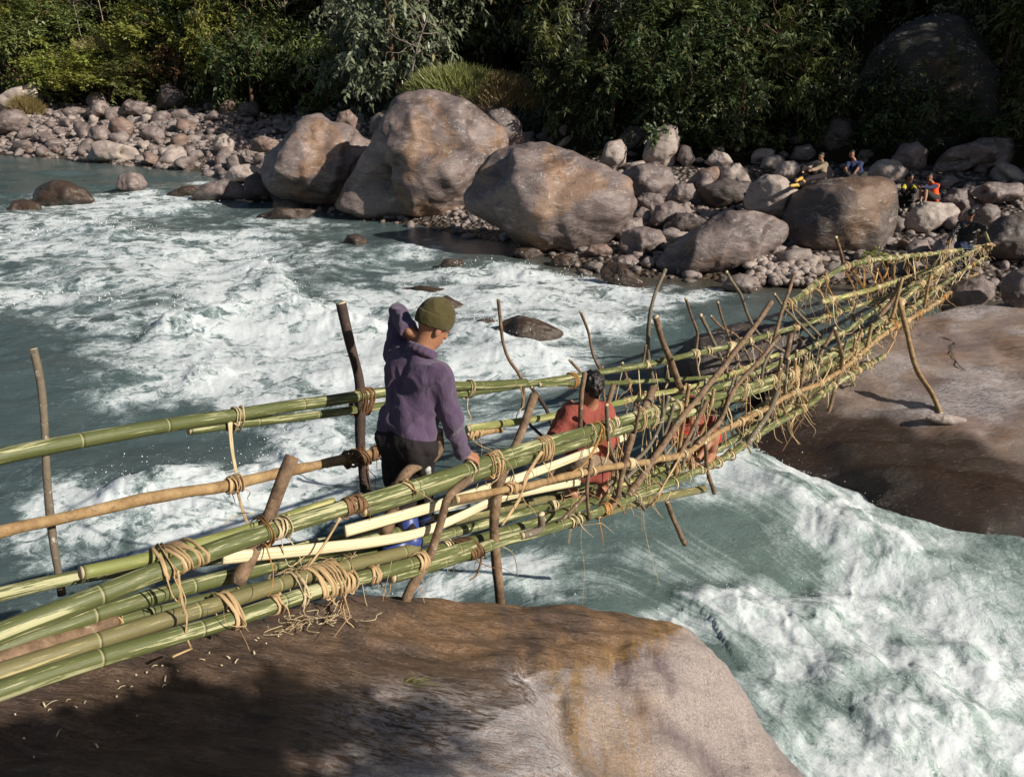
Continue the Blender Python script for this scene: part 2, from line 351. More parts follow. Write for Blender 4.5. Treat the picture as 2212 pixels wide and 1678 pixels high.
s = NT('puffer_nylon'); p = s.tc('Object'); wq = s.n('ShaderNodeTexWave', wave_type='BANDS', bands_direction='Z'); wq.inputs['Scale'].default_value = 4.; s.l(s.tc('Object'), wq.inputs['Vector']); M['puffer'] = s.fin((.022, .021, .022), .4, s.bump(wq.outputs['Fac'], .04, .9), .5)
s = NT('rubber_boot'); p = s.tc('Object'); n = s.noise(p, 9, 4)
M['boot'] = s.fin(s.mix(n, (.02, .035, .15), (.05, .08, .27)), .38, s.bump(n, .006, .4), .5)
s = NT('yellow_boot'); M['yboot'] = s.fin((.62, .36, .07), .5)
s = NT('grey_shoe'); M['shoe'] = s.fin((.25, .22, .18), .6)
def skin(name, c):
    s = NT(name); p = s.tc('Object'); n = s.noise(p, 18, 4); f = s.noise(p, 120, 3)
    return s.fin(s.mix(n, tuple(x*.8 for x in c), tuple(x*1.15 for x in c)), .5, s.bump(f, .0015, .6), .4, Subsurface_Weight=.06, Subsurface_Scale=.02)
M['skin'] = skin('tanned_skin', (.36, .17, .095)); M['skin_d'] = skin('brown_skin', (.30, .145, .085))
s = NT('black_hair'); p = s.tc('Object'); n = s.noise(s.map(p, scale=(60, 60, 8)), 2, 3); M['hair'] = s.fin((.012, .009, .008), .42, s.bump(n, .008, .8), .5)
s = NT('eye_dark'); M['eye'] = s.fin((.01, .008, .007), .2)
# ================================================================== far bank, hillside
SHX = np.array([-90, -60, -40, -33, -25.6, -17.5, -11.5, -6.5, -3.5, 0, 1.66, 3.8, 7.4, 9.9, 11.7, 13.8, 20, 30, 90.])
SHY = np.array([75, 66, 57, 53.9, 50, 45.6, 37.1, 31.2, 29.3, 26.1, 22.9, 21.8, 21.1, 20.9, 19.9, 19.2, 17.5, 14, 0.])
def shore_s(X, Y):
    """metres inland of the far waterline"""
    y0 = np.interp(X, SHX, SHY); sl = (np.interp(X+1, SHX, SHY)-np.interp(X-1, SHX, SHY))/2
    return (Y-y0)/np.sqrt(1+np.clip(sl, -1.4, 1.4)**2)
def hill(X, Y):
    X = np.asarray(X, float); Y = np.asarray(Y, float); s = shore_s(X, Y)
    P = np.stack([X.ravel()*.13, Y.ravel()*.13, 0*X.ravel()], 1)
    n = fbm(P, 4).reshape(X.shape)
    z = np.where(s < 0, s*.35, s*.2)
    z = z + np.clip(s-11.5, 0, None)*.72 + np.clip(s-3, 0, 12)/12*n*.7
    z = np.minimum(z, 46+6*n)
    # unseen valley side added on the right, raised to shade the far bank
    r = np.clip(X-(24+.35*Y), 0, None)
    return z + np.minimum(r*1.5, 30)*sstep(6, 16, Y)
def hit_hill(x, y, dmax=150):
    r = ray(x, min(y, 760)); d = np.linspace(6, dmax, 3000); P = CAM + d[:, None]*r
    h = np.maximum(hill(P[:, 0], P[:, 1]), 0)
    k = np.argmax(P[:, 2] < h)
    return P[k] if P[k, 2] < h[k] else P[-1]
gx = np.concatenate([np.linspace(-95, -46, 50), np.linspace(-45, 45, 220), np.linspace(46, 95, 50)])
gy = np.concatenate([np.linspace(4, 16, 20), np.linspace(16.5, 75, 190), np.linspace(76, 130, 40)])
GX, GY = np.meshgrid(gx, gy); GZ = hill(GX, GY)
nx, ny = len(gx), len(gy); I = np.arange(nx*ny).reshape(ny, nx)
F = np.stack([I[:-1, :-1], I[:-1, 1:], I[1:, 1:], I[1:, :-1]], -1).reshape(-1, 4)
S = shore_s(GX, GY); fs = (S[:-1, :-1]+S[1:, 1:]).reshape(-1)/2
V = np.stack([GX, GY, GZ], -1).reshape(-1, 3)
tag(link_mesh('hillside', V, F, [M['shingle'], M['soil']], midx=(fs > 10.5).astype(int)), kind='structure')

# ================================================================== boulders from an outline, a distance and a thickness
def ico(sub):
    bm = bmesh.new(); bmesh.ops.create_icosphere(bm, subdivisions=sub, radius=1)
    V = np.array([v.co[:] for v in bm.verts]); F = np.array([[v.index for v in f.verts] for f in bm.faces]); bm.free(); return V, F
ICO = {k: ico(k) for k in (2, 3, 4, 5, 6)}
def boulder(outline, label, mat='rock', d=None, thick=.8, name='boulder', group=None, seed=None, rough=1., back=.5, cat='boulder', lift=0., sub=None):
    O = np.array(outline, float); c = (O.min(0)+O.max(0))/2
    base = O[:, 1].max()
    wpx = (O[:, 0].max()-O[:, 0].min())
    if d is not None and 'knoll' not in label and 'giant dark' not in label and 'flat topped' not in label and 'stone' not in name and base < 760:
        P = hit_hill(c[0], base-2); dh = (P-CAM)@FWD; d = min(d, dh+.3*thick*wpx/2/FPX*dh)
    if mat == 'rock_wet' and c[1] < 760 and base < 760: d = 5.5/(SP-(base-3-839)/-FPX*CP)*1.015
    if d is None:
        P = hit_hill(c[0], base-2); d = (P-CAM)@FWD + back*thick*wpx/2/FPX*((P-CAM)@FWD)
    sub = sub or (6 if wpx > 150 else 5 if wpx > 60 else 4)
    rs = np.random.default_rng(seed if seed is not None else int(abs(c[0]*7+c[1]*13)))
    Pn, Fn = ICO[sub]
    # radial profile
    Q = O - c; Q[:, 1] *= -1
    t = np.linspace(0, 1, 24, endpoint=False)[:, None]
    poly = np.concatenate([Q[i]*(1-t)+Q[(i+1) % len(Q)]*t for i in range(len(Q))])
    an = np.arctan2(poly[:, 1], poly[:, 0]); ra = np.hypot(poly[:, 0], poly[:, 1]); o = np.argsort(an)
    grid = np.linspace(-math.pi, math.pi, 181); rr = np.interp(grid, an[o], ra[o], period=2*math.pi)
    k = np.exp(-.5*(np.arange(-6, 7)/1.3)**2); k /= k.sum(); rr = np.convolve(np.concatenate([rr[-13:-1], rr, rr[1:13]]), k, 'same')[12:-12]
    # rotate the sphere at random so that the mesh poles differ, z = towards the eye
    x, y, z = Pn.T
    ph = np.arctan2(y, x); sn = np.hypot(x, y); R = np.interp(ph, grid, rr)
    px2m = d/FPX; size = np.sqrt((rr**2).mean())*px2m
    u = R*sn**.86*px2m; D = thick*size*np.abs(z)**.9*np.sign(z)
    L = np.stack([u*np.cos(ph), u*np.sin(ph), D], 1)
    # broken planes and lumps
    off = rs.random(3)*40
    q = L/size
    n1 = fbm(q*1.25+off, 3)*.12; n2 = fbm(q*3.1+off, 4)*.04 + (.5-np.abs(fbm(q*np.array([2.2, 5.5, 3.])@np.array([[.8,.6,0],[-.6,.8,0],[0,0,1]])+off*2, 3)))*.022
    rid = (1-np.abs(vnoise(q*1.6+off*1.7)))**2*.05
    face = np.zeros(len(L))
    for _ in range(9):
        nv = rs.normal(size=3); nv /= np.linalg.norm(nv); lim = .56+.28*rs.random()
        e = q@nv - lim; face += np.where(e > 0, -e*.78, 0)
    damp = .35+.65*np.abs(z)          # keep the traced outline, break the faces
    sc = 1 + rough*(n1*damp + n2*.6 + (rid-.02)*damp + face*np.abs(z)**.8*.85)
    L = L*sc[:, None]
    C0 = pt(c[0], c[1], d); 
    # local frame: right, up the picture, towards the eye
    W = L[:, :1]*RGT + L[:, 1:2]*UPV - L[:, 2:]*FWD
    ob = link_mesh(name, W, Fn, M[mat]); ob.location = C0 + np.array([0, 0, lift])
    return tag(ob, label, cat, group)

B = []
def bo(pts, label, mat='rock', **k):
    P = [(pts[i], pts[i+1]) for i in range(0, len(pts), 2)]; b = boulder(P, label, mat, **k); B.append((np.array(P), b)); return b
# the trio of huge boulders at the water
bo([558,382,575,330,620,290,645,265,700,265,780,290,820,310,822,380,780,420,740,450,660,447,600,430], 'huge brown boulder at the water, leftmost of the three giants', d=33, thick=.8, rough=1.35)
bo([728,445,770,360,800,320,830,270,865,230,910,213,950,212,1000,225,1050,250,1090,290,1108,325,1062,360,1030,400,1010,445,960,478,880,480,790,470], 'tallest huge boulder, domed and pale veined, between two other giants', d=30.5, thick=.75, rough=1.35)
bo([1005,420,1030,370,1060,335,1110,315,1180,305,1240,325,1300,360,1340,395,1370,430,1360,470,1335,510,1290,545,1240,562,1160,545,1100,500,1060,475,1020,455], 'huge ochre stained boulder overhanging the water, right of the domed one', d=27.5, thick=.8, rough=1.35)
bo([1045,250,1085,232,1120,255,1137,310,1110,330,1080,310], 'pale boulder leaning behind the domed giant, below the dry grass knoll', d=34)
bo([1415,568,1440,535,1500,490,1560,462,1620,460,1690,475,1705,492,1690,525,1640,555,1580,585,1500,598,1430,595], 'long slanted purple brown boulder at the waterline under the round pale boulder', d=24, thick=.7)
bo([1604,430,1621,395,1651,382,1681,385,1711,400,1731,430,1726,460,1701,475,1651,468,1611,455], 'round pale boulder sitting on top of the long slanted one', 'rock_pale', d=25, thick=.85)
bo([1690,500,1700,450,1715,415,1760,395,1830,388,1890,392,1920,410,1934,440,1932,490,1910,545,1870,572,1770,578,1700,555], 'broad flat topped boulder on which two men sit', d=24.4, thick=1.1, rough=.6, mat='rock_shaded')
bo([1500,410,1556,390,1625,393,1650,440,1540,455], 'dark flat boulder behind the round pale one', 'rock_dark', d=27.5)
bo([1321,392,1356,362,1416,350,1451,365,1458,400,1430,430,1370,432], 'smooth rounded boulder right behind the ochre stained giant', d=28.5)
bo([1386,335,1404,290,1436,267,1465,272,1468,300,1458,365,1416,362,1391,350], 'upright pale boulder standing tallest at the edge of the forest', 'rock_pale', d=33)
bo([1296,350,1306,310,1341,300,1354,322,1352,355,1326,370], 'blocky pale boulder left of the upright one', 'rock_pale', d=32)
bo([1334,298,1361,272,1391,275,1405,297,1396,324,1356,328], 'dark rounded boulder at the forest edge, left behind the upright one', 'rock_dark', d=36)
bo([1461,345,1471,310,1491,320,1503,347,1481,364], 'small pointed boulder right beside the upright one', d=33)
bo([1519,352,1541,325,1571,335,1585,352,1556,368], 'pale boulder with a flat face on the right bank, right of the small pointed one', 'rock_pale', d=31)
bo([1549,388,1561,360,1596,352,1613,372,1624,398,1566,400], 'pale boulder directly above the dark flat one', 'rock_pale', d=29)
bo([1504,395,1506,368,1551,360,1558,382,1536,400], 'reddish boulder left above the dark flat one', 'rock_red', d=29.5)
bo([1401,484,1416,445,1451,432,1485,450,1478,474,1416,496], 'leaning pale brown boulder in the heap right of the ochre giant', d=26)
bo([1429,492,1456,460,1501,460,1528,477,1486,502,1451,508], 'dark grey boulder in the heap, behind the long slanted one', 'rock_dark', d=25.4)
bo([1334,532,1346,500,1386,490,1426,498,1439,520,1408,548,1356,556], 'smooth oval grey boulder at the right foot of the ochre giant', d=24.8)
bo([1324,508,1356,472,1386,470,1393,497,1350,524], 'angular boulder squeezed behind the smooth oval one', d=25.8)
bo([1434,432,1456,400,1496,395,1508,422,1476,440], 'brown boulder in front of the smooth rounded one', d=26.8)
bo([1369,434,1386,418,1428,418,1438,442,1406,460], 'grey boulder under the smooth rounded one', d=27)
bo([1364,465,1386,445,1408,455,1403,480,1380,488], 'small round boulder touching the right flank of the ochre giant', d=26.4)
bo([1294,580,1321,565,1341,567,1378,600,1400,620,1358,628,1321,618,1298,602], 'dark wet boulder lying in the shallows in front of the oval grey one', 'rock_wet', d=22.6)
bo([1314,572,1341,551,1368,551,1384,568,1378,584,1346,582], 'small purple grey boulder behind the dark wet one', d=23.6)
bo([1559,620,1573,600,1596,592,1626,598,1648,622,1633,640,1583,636], 'half wet boulder in the brown shallows below the long slanted one', 'rock', d=21.6)
bo([2028,668,2046,632,2080,606,2116,594,2146,612,2150,640,2121,664,2084,680,2049,682], 'smooth egg shaped boulder under the far end of the bridge', d=17.6)
bo([2159,612,2184,584,2215,575,2262,590,2275,650,2232,694,2180,678,2163,644], 'big shaded boulder right of the far bridge end, cut by the picture edge', d=16.5, mat='rock')
bo([2090,680,2159,656,2189,665,2214,686,2236,706,2150,712], 'low pale slab wedged behind the great sloping slab', 'rock_pale', d=16.6)
bo([1949,470,1986,437,2056,440,2073,462,2041,486,1996,506,1956,496], 'wide pale boulder on which the man in the orange vest sits', 'rock_pale', d=25)
bo([2104,458,2126,440,2156,443,2163,465,2133,480], 'round grey boulder behind the standing man in the padded jacket', 'rock', d=24)
bo([1924,345,1946,313,1976,308,2003,330,2003,364,1956,372], 'round grey boulder behind the man in the navy shirt, at the forest edge', d=31)
bo([1869,374,1896,347,1941,345,1960,372,1946,396,1906,400], 'pale lumpy boulder right beside the man in the navy shirt', 'rock_pale', d=28.5)
bo([2004,372,2046,325,2126,300,2186,293,2198,322,2178,374,2146,352,2101,364,2056,382], 'broken overhanging rock with a sunlit corner at the right forest edge', 'rock', d=29, rough=1.6)
bo([2029,436,2056,408,2096,413,2113,442,2081,462], 'rounded boulder right behind the orange vest', d=26)
bo([2084,414,2131,395,2203,398,2205,430,2131,440], 'long flat boulder at the right picture edge', d=25.5)
bo([1954,536,1976,515,2006,525,2013,556,1976,566], 'small grey boulder below the wide pale one, left of the standing man', d=21.8)
bo([2008,556,2022,520,2054,505,2078,530,2070,572,2034,582], 'boulder beside the legs of the standing man in the padded jacket', d=21.2, mat='rock')
bo([2100,540,2120,500,2160,470,2220,458,2264,500,2244,570,2165,560], 'big dark boulder behind the far bridge end, at the right edge', 'rock_dark', d=22)
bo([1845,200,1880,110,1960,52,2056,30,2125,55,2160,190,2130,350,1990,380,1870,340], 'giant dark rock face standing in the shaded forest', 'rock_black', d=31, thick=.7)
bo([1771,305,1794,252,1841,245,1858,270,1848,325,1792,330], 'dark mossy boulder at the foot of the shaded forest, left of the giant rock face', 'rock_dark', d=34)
bo([1716,395,1742,352,1772,345,1800,372,1794,400,1740,408], 'grey boulder behind the man in the tan shirt', d=28.6)
bo([1668,382,1680,352,1716,346,1732,368,1712,388], 'pale jagged boulder left behind the man in the tan shirt', 'rock_pale', d=28.8)
bo([1640,365,1650,340,1688,335,1700,352,1684,372], 'oval pale boulder at the foot of the dark forest', 'rock_pale', d=31)
bo([1705,345,1716,318,1748,312,1764,330,1750,350], 'grey boulder in half shade near the seated men', 'rock', d=31.5)
# left bank
bo([183,346,200,310,235,306,295,320,312,347,250,354], 'flat pale grey boulder at the water on the left bank', 'rock_pale', d=49.5, thick=.7)
bo([63,436,75,402,100,388,145,386,185,403,206,430,125,445], 'dark wet boulder with water streaming past, at the left edge of the river', 'rock_wet', d=38, lift=-.12)
bo([0,440,20,408,50,400,80,410,92,445,30,455], 'low dark wet rock half under water at the left picture edge', 'rock_wet', d=38.8, lift=-.55)
bo([252,410,260,380,282,371,307,378,320,397,302,420,265,418], 'pale rock alone in the rapids beside the dark wet boulder', 'rock', d=40)
bo([413,432,440,400,490,387,527,400,534,430,450,436], 'low brown rock at the water left of the trio of giants', d=36.5)
bo([354,425,395,404,442,398,424,425,390,430], 'flat dark rock just out of the water, left of the low brown one', 'rock_wet', d=37.2)
bo([183,240,200,220,228,219,247,235,237,251,195,254], 'sunlit boulder at the forest edge on the left bank', d=60)
bo([333,235,345,195,370,183,402,200,414,224,390,240], 'dark boulder under the bushes on the left bank', 'rock_dark', d=60)
bo([233,284,240,260,265,253,292,270,282,293,250,296], 'round yellowish boulder in the middle of the left stony bank', 'rock_red', d=54)
bo([187,296,198,275,225,270,242,290,235,311,192,308], 'squat grey boulder behind the flat pale one', d=53)
bo([-24,276,12,240,45,238,64,260,52,284,-10,292], 'broad pale boulder at the left picture edge', d=56)
bo([458,323,465,295,485,288,507,305,502,331], 'pale boulder at the right end of the left stony bank', 'rock_pale', d=47)
bo([540,326,545,300,575,295,604,305,597,330], 'rust red rounded boulder behind the first giant', 'rock_red', d=42)
bo([483,385,500,362,540,355,564,365,552,390,500,394], 'pale flat rock at the left foot of the first giant', 'rock_pale', d=39)
bo([723,275,730,247,755,238,774,255,767,281], 'ochre boulder in the gap behind the first two giants', 'rock_red', d=42)
bo([798,290,800,255,820,243,847,255,852,279,825,301], 'rounded brown boulder tucked left behind the domed giant', d=39)
bo([523,425,530,385,555,370,577,400,592,438,535,434], 'dark shaded rock under the left flank of the first giant', 'rock_dark', d=35)
bo([610,300,650,257,695,245,717,265,692,300], 'grey block rising behind the first giant', d=37)
bo([-20,235,30,195,76,178,82,206,40,242], 'pale slanting rock slab under the bushes at the left edge', 'rock_pale', d=62)
bo([438,255,465,238,488,255,447,269], 'grey brown boulder at the forest edge left of the dark gap', d=54)
bo([248,246,280,217,322,223,304,250], 'brown boulder beside the sunlit one at the forest edge', d=59)
bo([298,294,310,278,327,271,354,278,358,300,320,306], 'oval grey boulder right of the round yellowish one', d=53)
bo([505,255,520,225,555,220,562,245,540,262], 'dark boulder in the shade of the forest edge', 'rock_dark', d=55)
bo([360,255,375,240,405,236,412,252,390,262], 'brown boulder under the dark bushes', d=57)
# in the river
bo([1064,722,1085,692,1120,680,1165,690,1222,720,1190,742,1110,742], 'shiny wet brown boulder alone in mid river', 'rock_wet', d=17.3)
bo([845,622,862,592,905,583,962,590,1012,608,965,630,880,634], 'dark boulder with water pouring over it upstream of the beanie man', 'rock_wet', d=22, lift=-.42)
bo([920,655,940,632,965,622,1000,640,1012,662,960,674], 'small dark rock washed by foam below the pouring boulder', 'rock_wet', d=20.5, lift=-.2)
bo([738,530,750,508,775,506,797,522,772,538], 'small dark rock peeking out of the river before the trio', 'rock_wet', d=26.5)
bo([545,470,600,450,690,453,660,478,590,480], 'reddish flat rock awash at the foot of the first giant', 'rock_wet', d=32)
bo([1102,552,1115,532,1150,529,1178,550,1140,568], 'wet brown stone in the shade under the ochre giant', 'rock_wet', d=25)
bo([1180,578,1200,553,1250,553,1260,575,1215,584], 'wet stone right beside the brown one under the ochre giant', 'rock_wet', d=24.4)
bo([943,578,960,560,1000,560,1000,578,970,584], 'black rock barely breaking the water in front of the trio', 'rock_wet', d=24)
bo([1010,712,1030,690,1065,686,1075,702,1040,716], 'low reddish rock awash left of the shiny wet boulder', 'rock_wet', d=18)
bo([1415,850,1450,775,1510,725,1590,702,1690,705,1760,740,1740,800,1640,850,1500,875], 'long dark boulder behind the bridge, half in the water', 'rock_dark', d=14.2, thick=.55)
bo([1260,545,1275,530,1310,528,1330,545,1300,560], 'reddish stone between the ochre giant and the oval grey boulder', 'rock_red', d=24.6)

# ---- cobbles of the bank: one by one, sharing a few shapes
cob = []
for v in range(16):
    rs = np.random.default_rng(100+v); Pn, Fn = ICO[3]
    sc = np.array([1, .72+.25*rs.random(), .5+.3*rs.random()]); q = Pn.copy(); off = rs.random(3)*30
    f = np.zeros(len(q))
    for _ in range(10):
        nv = rs.normal(size=3); nv /= np.linalg.norm(nv); e = q@nv-(.52+.3*rs.random()); f += np.where(e > 0, -e*.85, 0)
    q = q*(1+fbm(q*1.4+off, 3)*.16+f)[:, None]*sc
    o = link_mesh('cobble', q, Fn, M[('cobble', 'rock_pale', 'rock_red', 'rock')[v//4]]); cob.append(o)
def inside(P, x, y):
    j = len(P)-1; c = False
    for i in range(len(P)):
        if (P[i, 1] > y) != (P[j, 1] > y) and x < (P[j, 0]-P[i, 0])*(y-P[i, 1])/(P[j, 1]-P[i, 1])+P[i, 0]: c = not c
        j = i
    return c
LAND = [(30,265,'broad boulder at the left edge'),(110,300,'left end of the beach'),(215,237,'sunlit boulder at the forest edge'),(265,275,'round yellowish boulder'),(212,290,'squat grey boulder'),(248,330,'flat pale grey boulder'),(370,215,'dark boulder under the bushes'),
  (328,288,'oval grey boulder'),(400,330,'middle of the left beach'),(460,252,'forest edge boulder by the dark gap'),(482,308,'pale boulder at the right end of the beach'),(520,375,'pale flat rock by the first giant'),(572,310,'rust red rounded boulder'),(660,270,'grey block behind the first giant'),
  (748,258,'ochre boulder in the gap'),(825,270,'rounded brown boulder'),(1090,275,'pale leaning boulder'),(1180,300,'ochre giant'),(1325,330,'blocky pale boulder'),(1430,315,'upright pale boulder'),(1480,335,'small pointed boulder'),(1550,345,'flat faced pale boulder'),(1400,440,'heap beside the ochre giant'),
  (1585,375,'pale boulder above the dark flat one'),(1670,360,'oval pale boulder'),(1740,380,'man in the tan shirt'),(1910,370,'pale lumpy boulder'),(1965,340,'round boulder behind the navy shirt'),(2010,470,'wide pale boulder'),(2070,435,'boulder behind the orange vest'),(2130,460,'round grey boulder by the padded jacket'),
  (2150,415,'long flat boulder at the right edge'),(1985,545,'small boulder left of the padded jacket'),(1800,590,'broad flat topped boulder'),(1560,575,'long slanted boulder'),(1370,560,'oval grey boulder'),(2100,330,'broken overhanging rock')]
placed = []; n = 0; used = set(); tries = 0
rs = np.random.default_rng(5)
while n < 285 and tries < 9000:
    tries += 1
    X = rs.uniform(-38, 19); s_ = rs.uniform(.15, 12); sl = abs(np.interp(X+1, SHX, SHY)-np.interp(X-1, SHX, SHY))/2
    Y = np.interp(X, SHX, SHY)+s_*math.sqrt(1+min(sl, 1.4)**2); z = float(hill(X, Y))
    x, y, d = project(np.array([X, Y, z+.1]))
    if not (-40 < x < 2240 and y > 150): continue
    if X > 1 and rs.random() < .25: continue
    sz = (.2+.5*rs.random()**2.)*(1.45 if x < 620 else 1.)
    if any(inside(P, x, y) for P, b in B): continue
    if any((X-a)**2+(Y-b_)**2 < (.62*(sz+c))**2 for a, b_, c in placed): continue
    placed.append((X, Y, sz)); v = int(rs.choice(16, p=np.array([4,4,4,4,2,2,2,2,1,1,1,1,4,4,4,4])/44)); ci = (v//4)
    o = cob[v] if v not in used else cob[v].copy()
    if v in used: COL.objects.link(o)
    used.add(v)
    o.location = (X, Y, z+sz*.18); o.rotation_euler = (rs.uniform(-.5, .5), rs.uniform(-.5, .5), rs.uniform(0, 6.28)); o.scale = (sz, sz, sz*rs.uniform(.8, 1.15))
    li = min(LAND, key=lambda q: (q[0]-x)**2+3*(q[1]-y)**2); dx, dy = x-li[0], y-li[1]
    rel = ('left of' if dx < 0 else 'right of') if abs(dx) > 1.6*abs(dy) else ('behind' if dy < 0 else 'in front of')
    col_ = ('grey', 'pale', 'reddish', 'brown')[ci]; sz_ = 'small' if sz < .27 else 'large' if sz > .42 else 'middling'
    tag(o, '%s %s cobble %s the %s' % (sz_, col_, rel, li[2]), 'cobble', 'cobbles of the far bank')
    n += 1
# ---- shingle stones too many to count
acc_v = []; acc_f = []; k = 0; Pn, Fn = ICO[2]
rs = np.random.default_rng(6)
while k < 4200:
    X = rs.uniform(-40, 20); s_ = rs.uniform(-.3, 12 if X < -3 else 9); sl = abs(np.interp(X+1, SHX, SHY)-np.interp(X-1, SHX, SHY))/2
    Y = np.interp(X, SHX, SHY)+s_*math.sqrt(1+min(sl, 1.4)**2); sz = (.06+.22*rs.random()**2.2)*(1.3 if X < -12 else 1); z = float(hill(X, Y))
    q = Pn*(1+fbm(Pn*1.5+rs.random(3)*50, 2)*.3)[:, None]*np.array([1, rs.uniform(.6, 1), rs.uniform(.4, .8)])*sz
    a = rs.uniform(0, 6.28); ca, sa = math.cos(a), math.sin(a); q = q@np.array([[ca, sa, 0], [-sa, ca, 0], [0, 0, 1]])
    acc_v.append(q+np.array([X, Y, z+sz*.15])); acc_f.append(Fn+k*len(Pn)); k += 1
tag(link_mesh('pebbles', np.concatenate(acc_v), np.concatenate(acc_f), M['cobble']), 'small grey stones filling the gaps of the stony bank', 'pebbles', kind='stuff')
# a spill of pale pebbles at the right bank
acc_v = []; acc_f = []
for k in range(230):
    x = rs.uniform(1602, 1745); y = rs.uniform(548, 606); P = hit_hill(x, y+12); sz = rs.uniform(.05, .17)
    q = Pn*(1+fbm(Pn*1.5+rs.random(3)*50, 2)*.25)[:, None]*np.array([1, rs.uniform(.7, 1), rs.uniform(.6, .9)])*sz
    acc_v.append(q+P+np.array([0, -.4, .12+sz*.4])); acc_f.append(Fn+k*len(Pn))
tag(link_mesh('gravel', np.concatenate(acc_v), np.concatenate(acc_f), M['rock_pale']), 'heap of small pale pebbles at the waterline beside the broad flat boulder', 'gravel', kind='stuff')

# ================================================================== the two great rocks the bridge rests on (height sheets through surveyed points)
def rbf(P, c=.25):
    P = np.asarray(P, float); A = P[:, :2]
    D = np.sqrt(((A[:, None]-A[None])**2).sum(-1)+c*c); n = len(P)
    G = np.zeros((n+3, n+3)); G[:n, :n] = D-np.eye(n)*.02; G[:n, n:] = np.c_[np.ones(n), A]; G[n:, :n] = G[:n, n:].T
    wgt = np.linalg.solve(G, np.r_[P[:, 2], 0, 0, 0])
    def f(X, Y):
        q = np.stack([X.ravel(), Y.ravel()], 1); out = np.empty(len(q))
        for i in range(0, len(q), 20000):
            s_ = q[i:i+20000]; out[i:i+20000] = np.sqrt(((s_[:, None]-A[None])**2).sum(-1)+c*c)@wgt[:n] + wgt[n] + s_@wgt[n+1:]
        return out.reshape(X.shape)
    return f
def rockdrop(P, e1, z1, e2, z2):
    """points past a skyline point, so the rock falls away behind it"""
    h = np.array([P[0], P[1]]); h = h/np.linalg.norm(h)
    return [(P[0]+h[0]*e1, P[1]+h[1]*e1, z1 if z1 < 0 else P[2]-z1), (P[0]+h[0]*e2, P[1]+h[1]*e2, z2)]
pts = [pt(*a) for a in [(0,1540,2.85),(0,1678,2.62),(0,1600,2.74),(200,1490,3.02),(400,1430,3.35),(600,1370,3.75),(300,1600,2.88),(600,1500,3.25),(600,1650,2.92),
    (900,1400,4.0),(900,1550,3.38),(1050,1400,4.15),(1080,1480,3.72),(1250,1370,4.5),(1250,1430,4.27),(1350,1400,4.45),(1420,1365,4.75),(1100,1590,3.38),(900,1678,3.0),
    (1180,1530,3.62),(1190,1610,3.36),(1225,1678,3.22),(1245,1530,3.98),(1265,1620,3.82),(1310,1678,3.72),(1330,1560,4.05),(1420,1678,3.95),(1420,1480,4.35),(1500,1500,4.5),(1500,1600,4.28),(1580,1600,4.5),(1560,1678,4.2),(1470,1420,4.62),(1650,1650,4.55)]]
edge = [pt(*a) for a in [(0,1445,3.12),(300,1385,3.55),(550,1335,3.95),(740,1298,4.3),(870,1302,4.5),(1000,1308,4.65),(1200,1312,4.8),(1380,1328,4.85),(1450,1345,4.95),(1540,1410,5.0),(1600,1480,4.98),(1650,1560,4.92),(1690,1620,4.85),(1745,1678,4.78)]]
pts += edge
for i, e in enumerate(edge): pts += rockdrop(e, .35, .75, .95, -1.0)
pts += [(-.3,0,3.7),(-2,0,3.8),(1.2,.2,3.2),(-3.4,1.3,3.6),(1.9,1.2,2.5),(2.5,2.2,1.0),(3.2,2.3,-1),(-3.2,-1.4,4),(0,-1.4,3.8),(2,-1.4,3),(-2.7,2.25,3.42),(-3.4,2.6,3.3),(-3.6,3.6,2.0),(-4.6,4.2,0),(3.4,.5,0.4),(4,-1,0)]
fgz = rbf(pts, .22)
def rock_sheet(name, X0, X1, Y0, Y1, st, fz, noise, attrs, mat, label, zmin=-1.2):
    xs = np.arange(X0, X1, st); ys = np.arange(Y0, Y1, st); GX, GY = np.meshgrid(xs, ys); Z = fz(GX, GY)
    P = np.stack([GX.ravel(), GY.ravel(), Z.ravel()], 1)
    Z = np.maximum((Z.ravel()+noise(P)), zmin); P[:, 2] = Z
    px, py, _ = project(P)
    I = np.arange(P.shape[0]).reshape(GX.shape); F = np.stack([I[:-1, :-1], I[:-1, 1:], I[1:, 1:], I[1:, :-1]], -1).reshape(-1, 4)
    keep = (Z[F] > zmin+.01).any(1); F = F[keep]
    u, inv = np.unique(F, return_inverse=True); F = inv.reshape(F.shape)
    o = link_mesh(name, P[u], F, M[mat], attr={k: v[u] for k, v in attrs(P, px, py).items()})
    return tag(o, label, 'boulder')
def polyd(px, py, L):
    best = np.full(len(px), 1e9)
    for (x0, y0), (x1, y1) in zip(L[:-1], L[1:]):
        dx, dy = x1-x0, y1-y0; t = np.clip(((px-x0)*dx+(py-y0)*dy)/(dx*dx+dy*dy), 0, 1); best = np.minimum(best, np.hypot(px-x0-t*dx, py-y0-t*dy))
    return best
GROOVE = [(1335,1395),(1325,1440),(1375,1520),(1440,1575),(1510,1620),(1560,1690)]; CREASE = [(1135,1436),(1205,1500),(1215,1590),(1265,1690)]; DENT = [(1395,1400),(1440,1450),(1450,1495)]
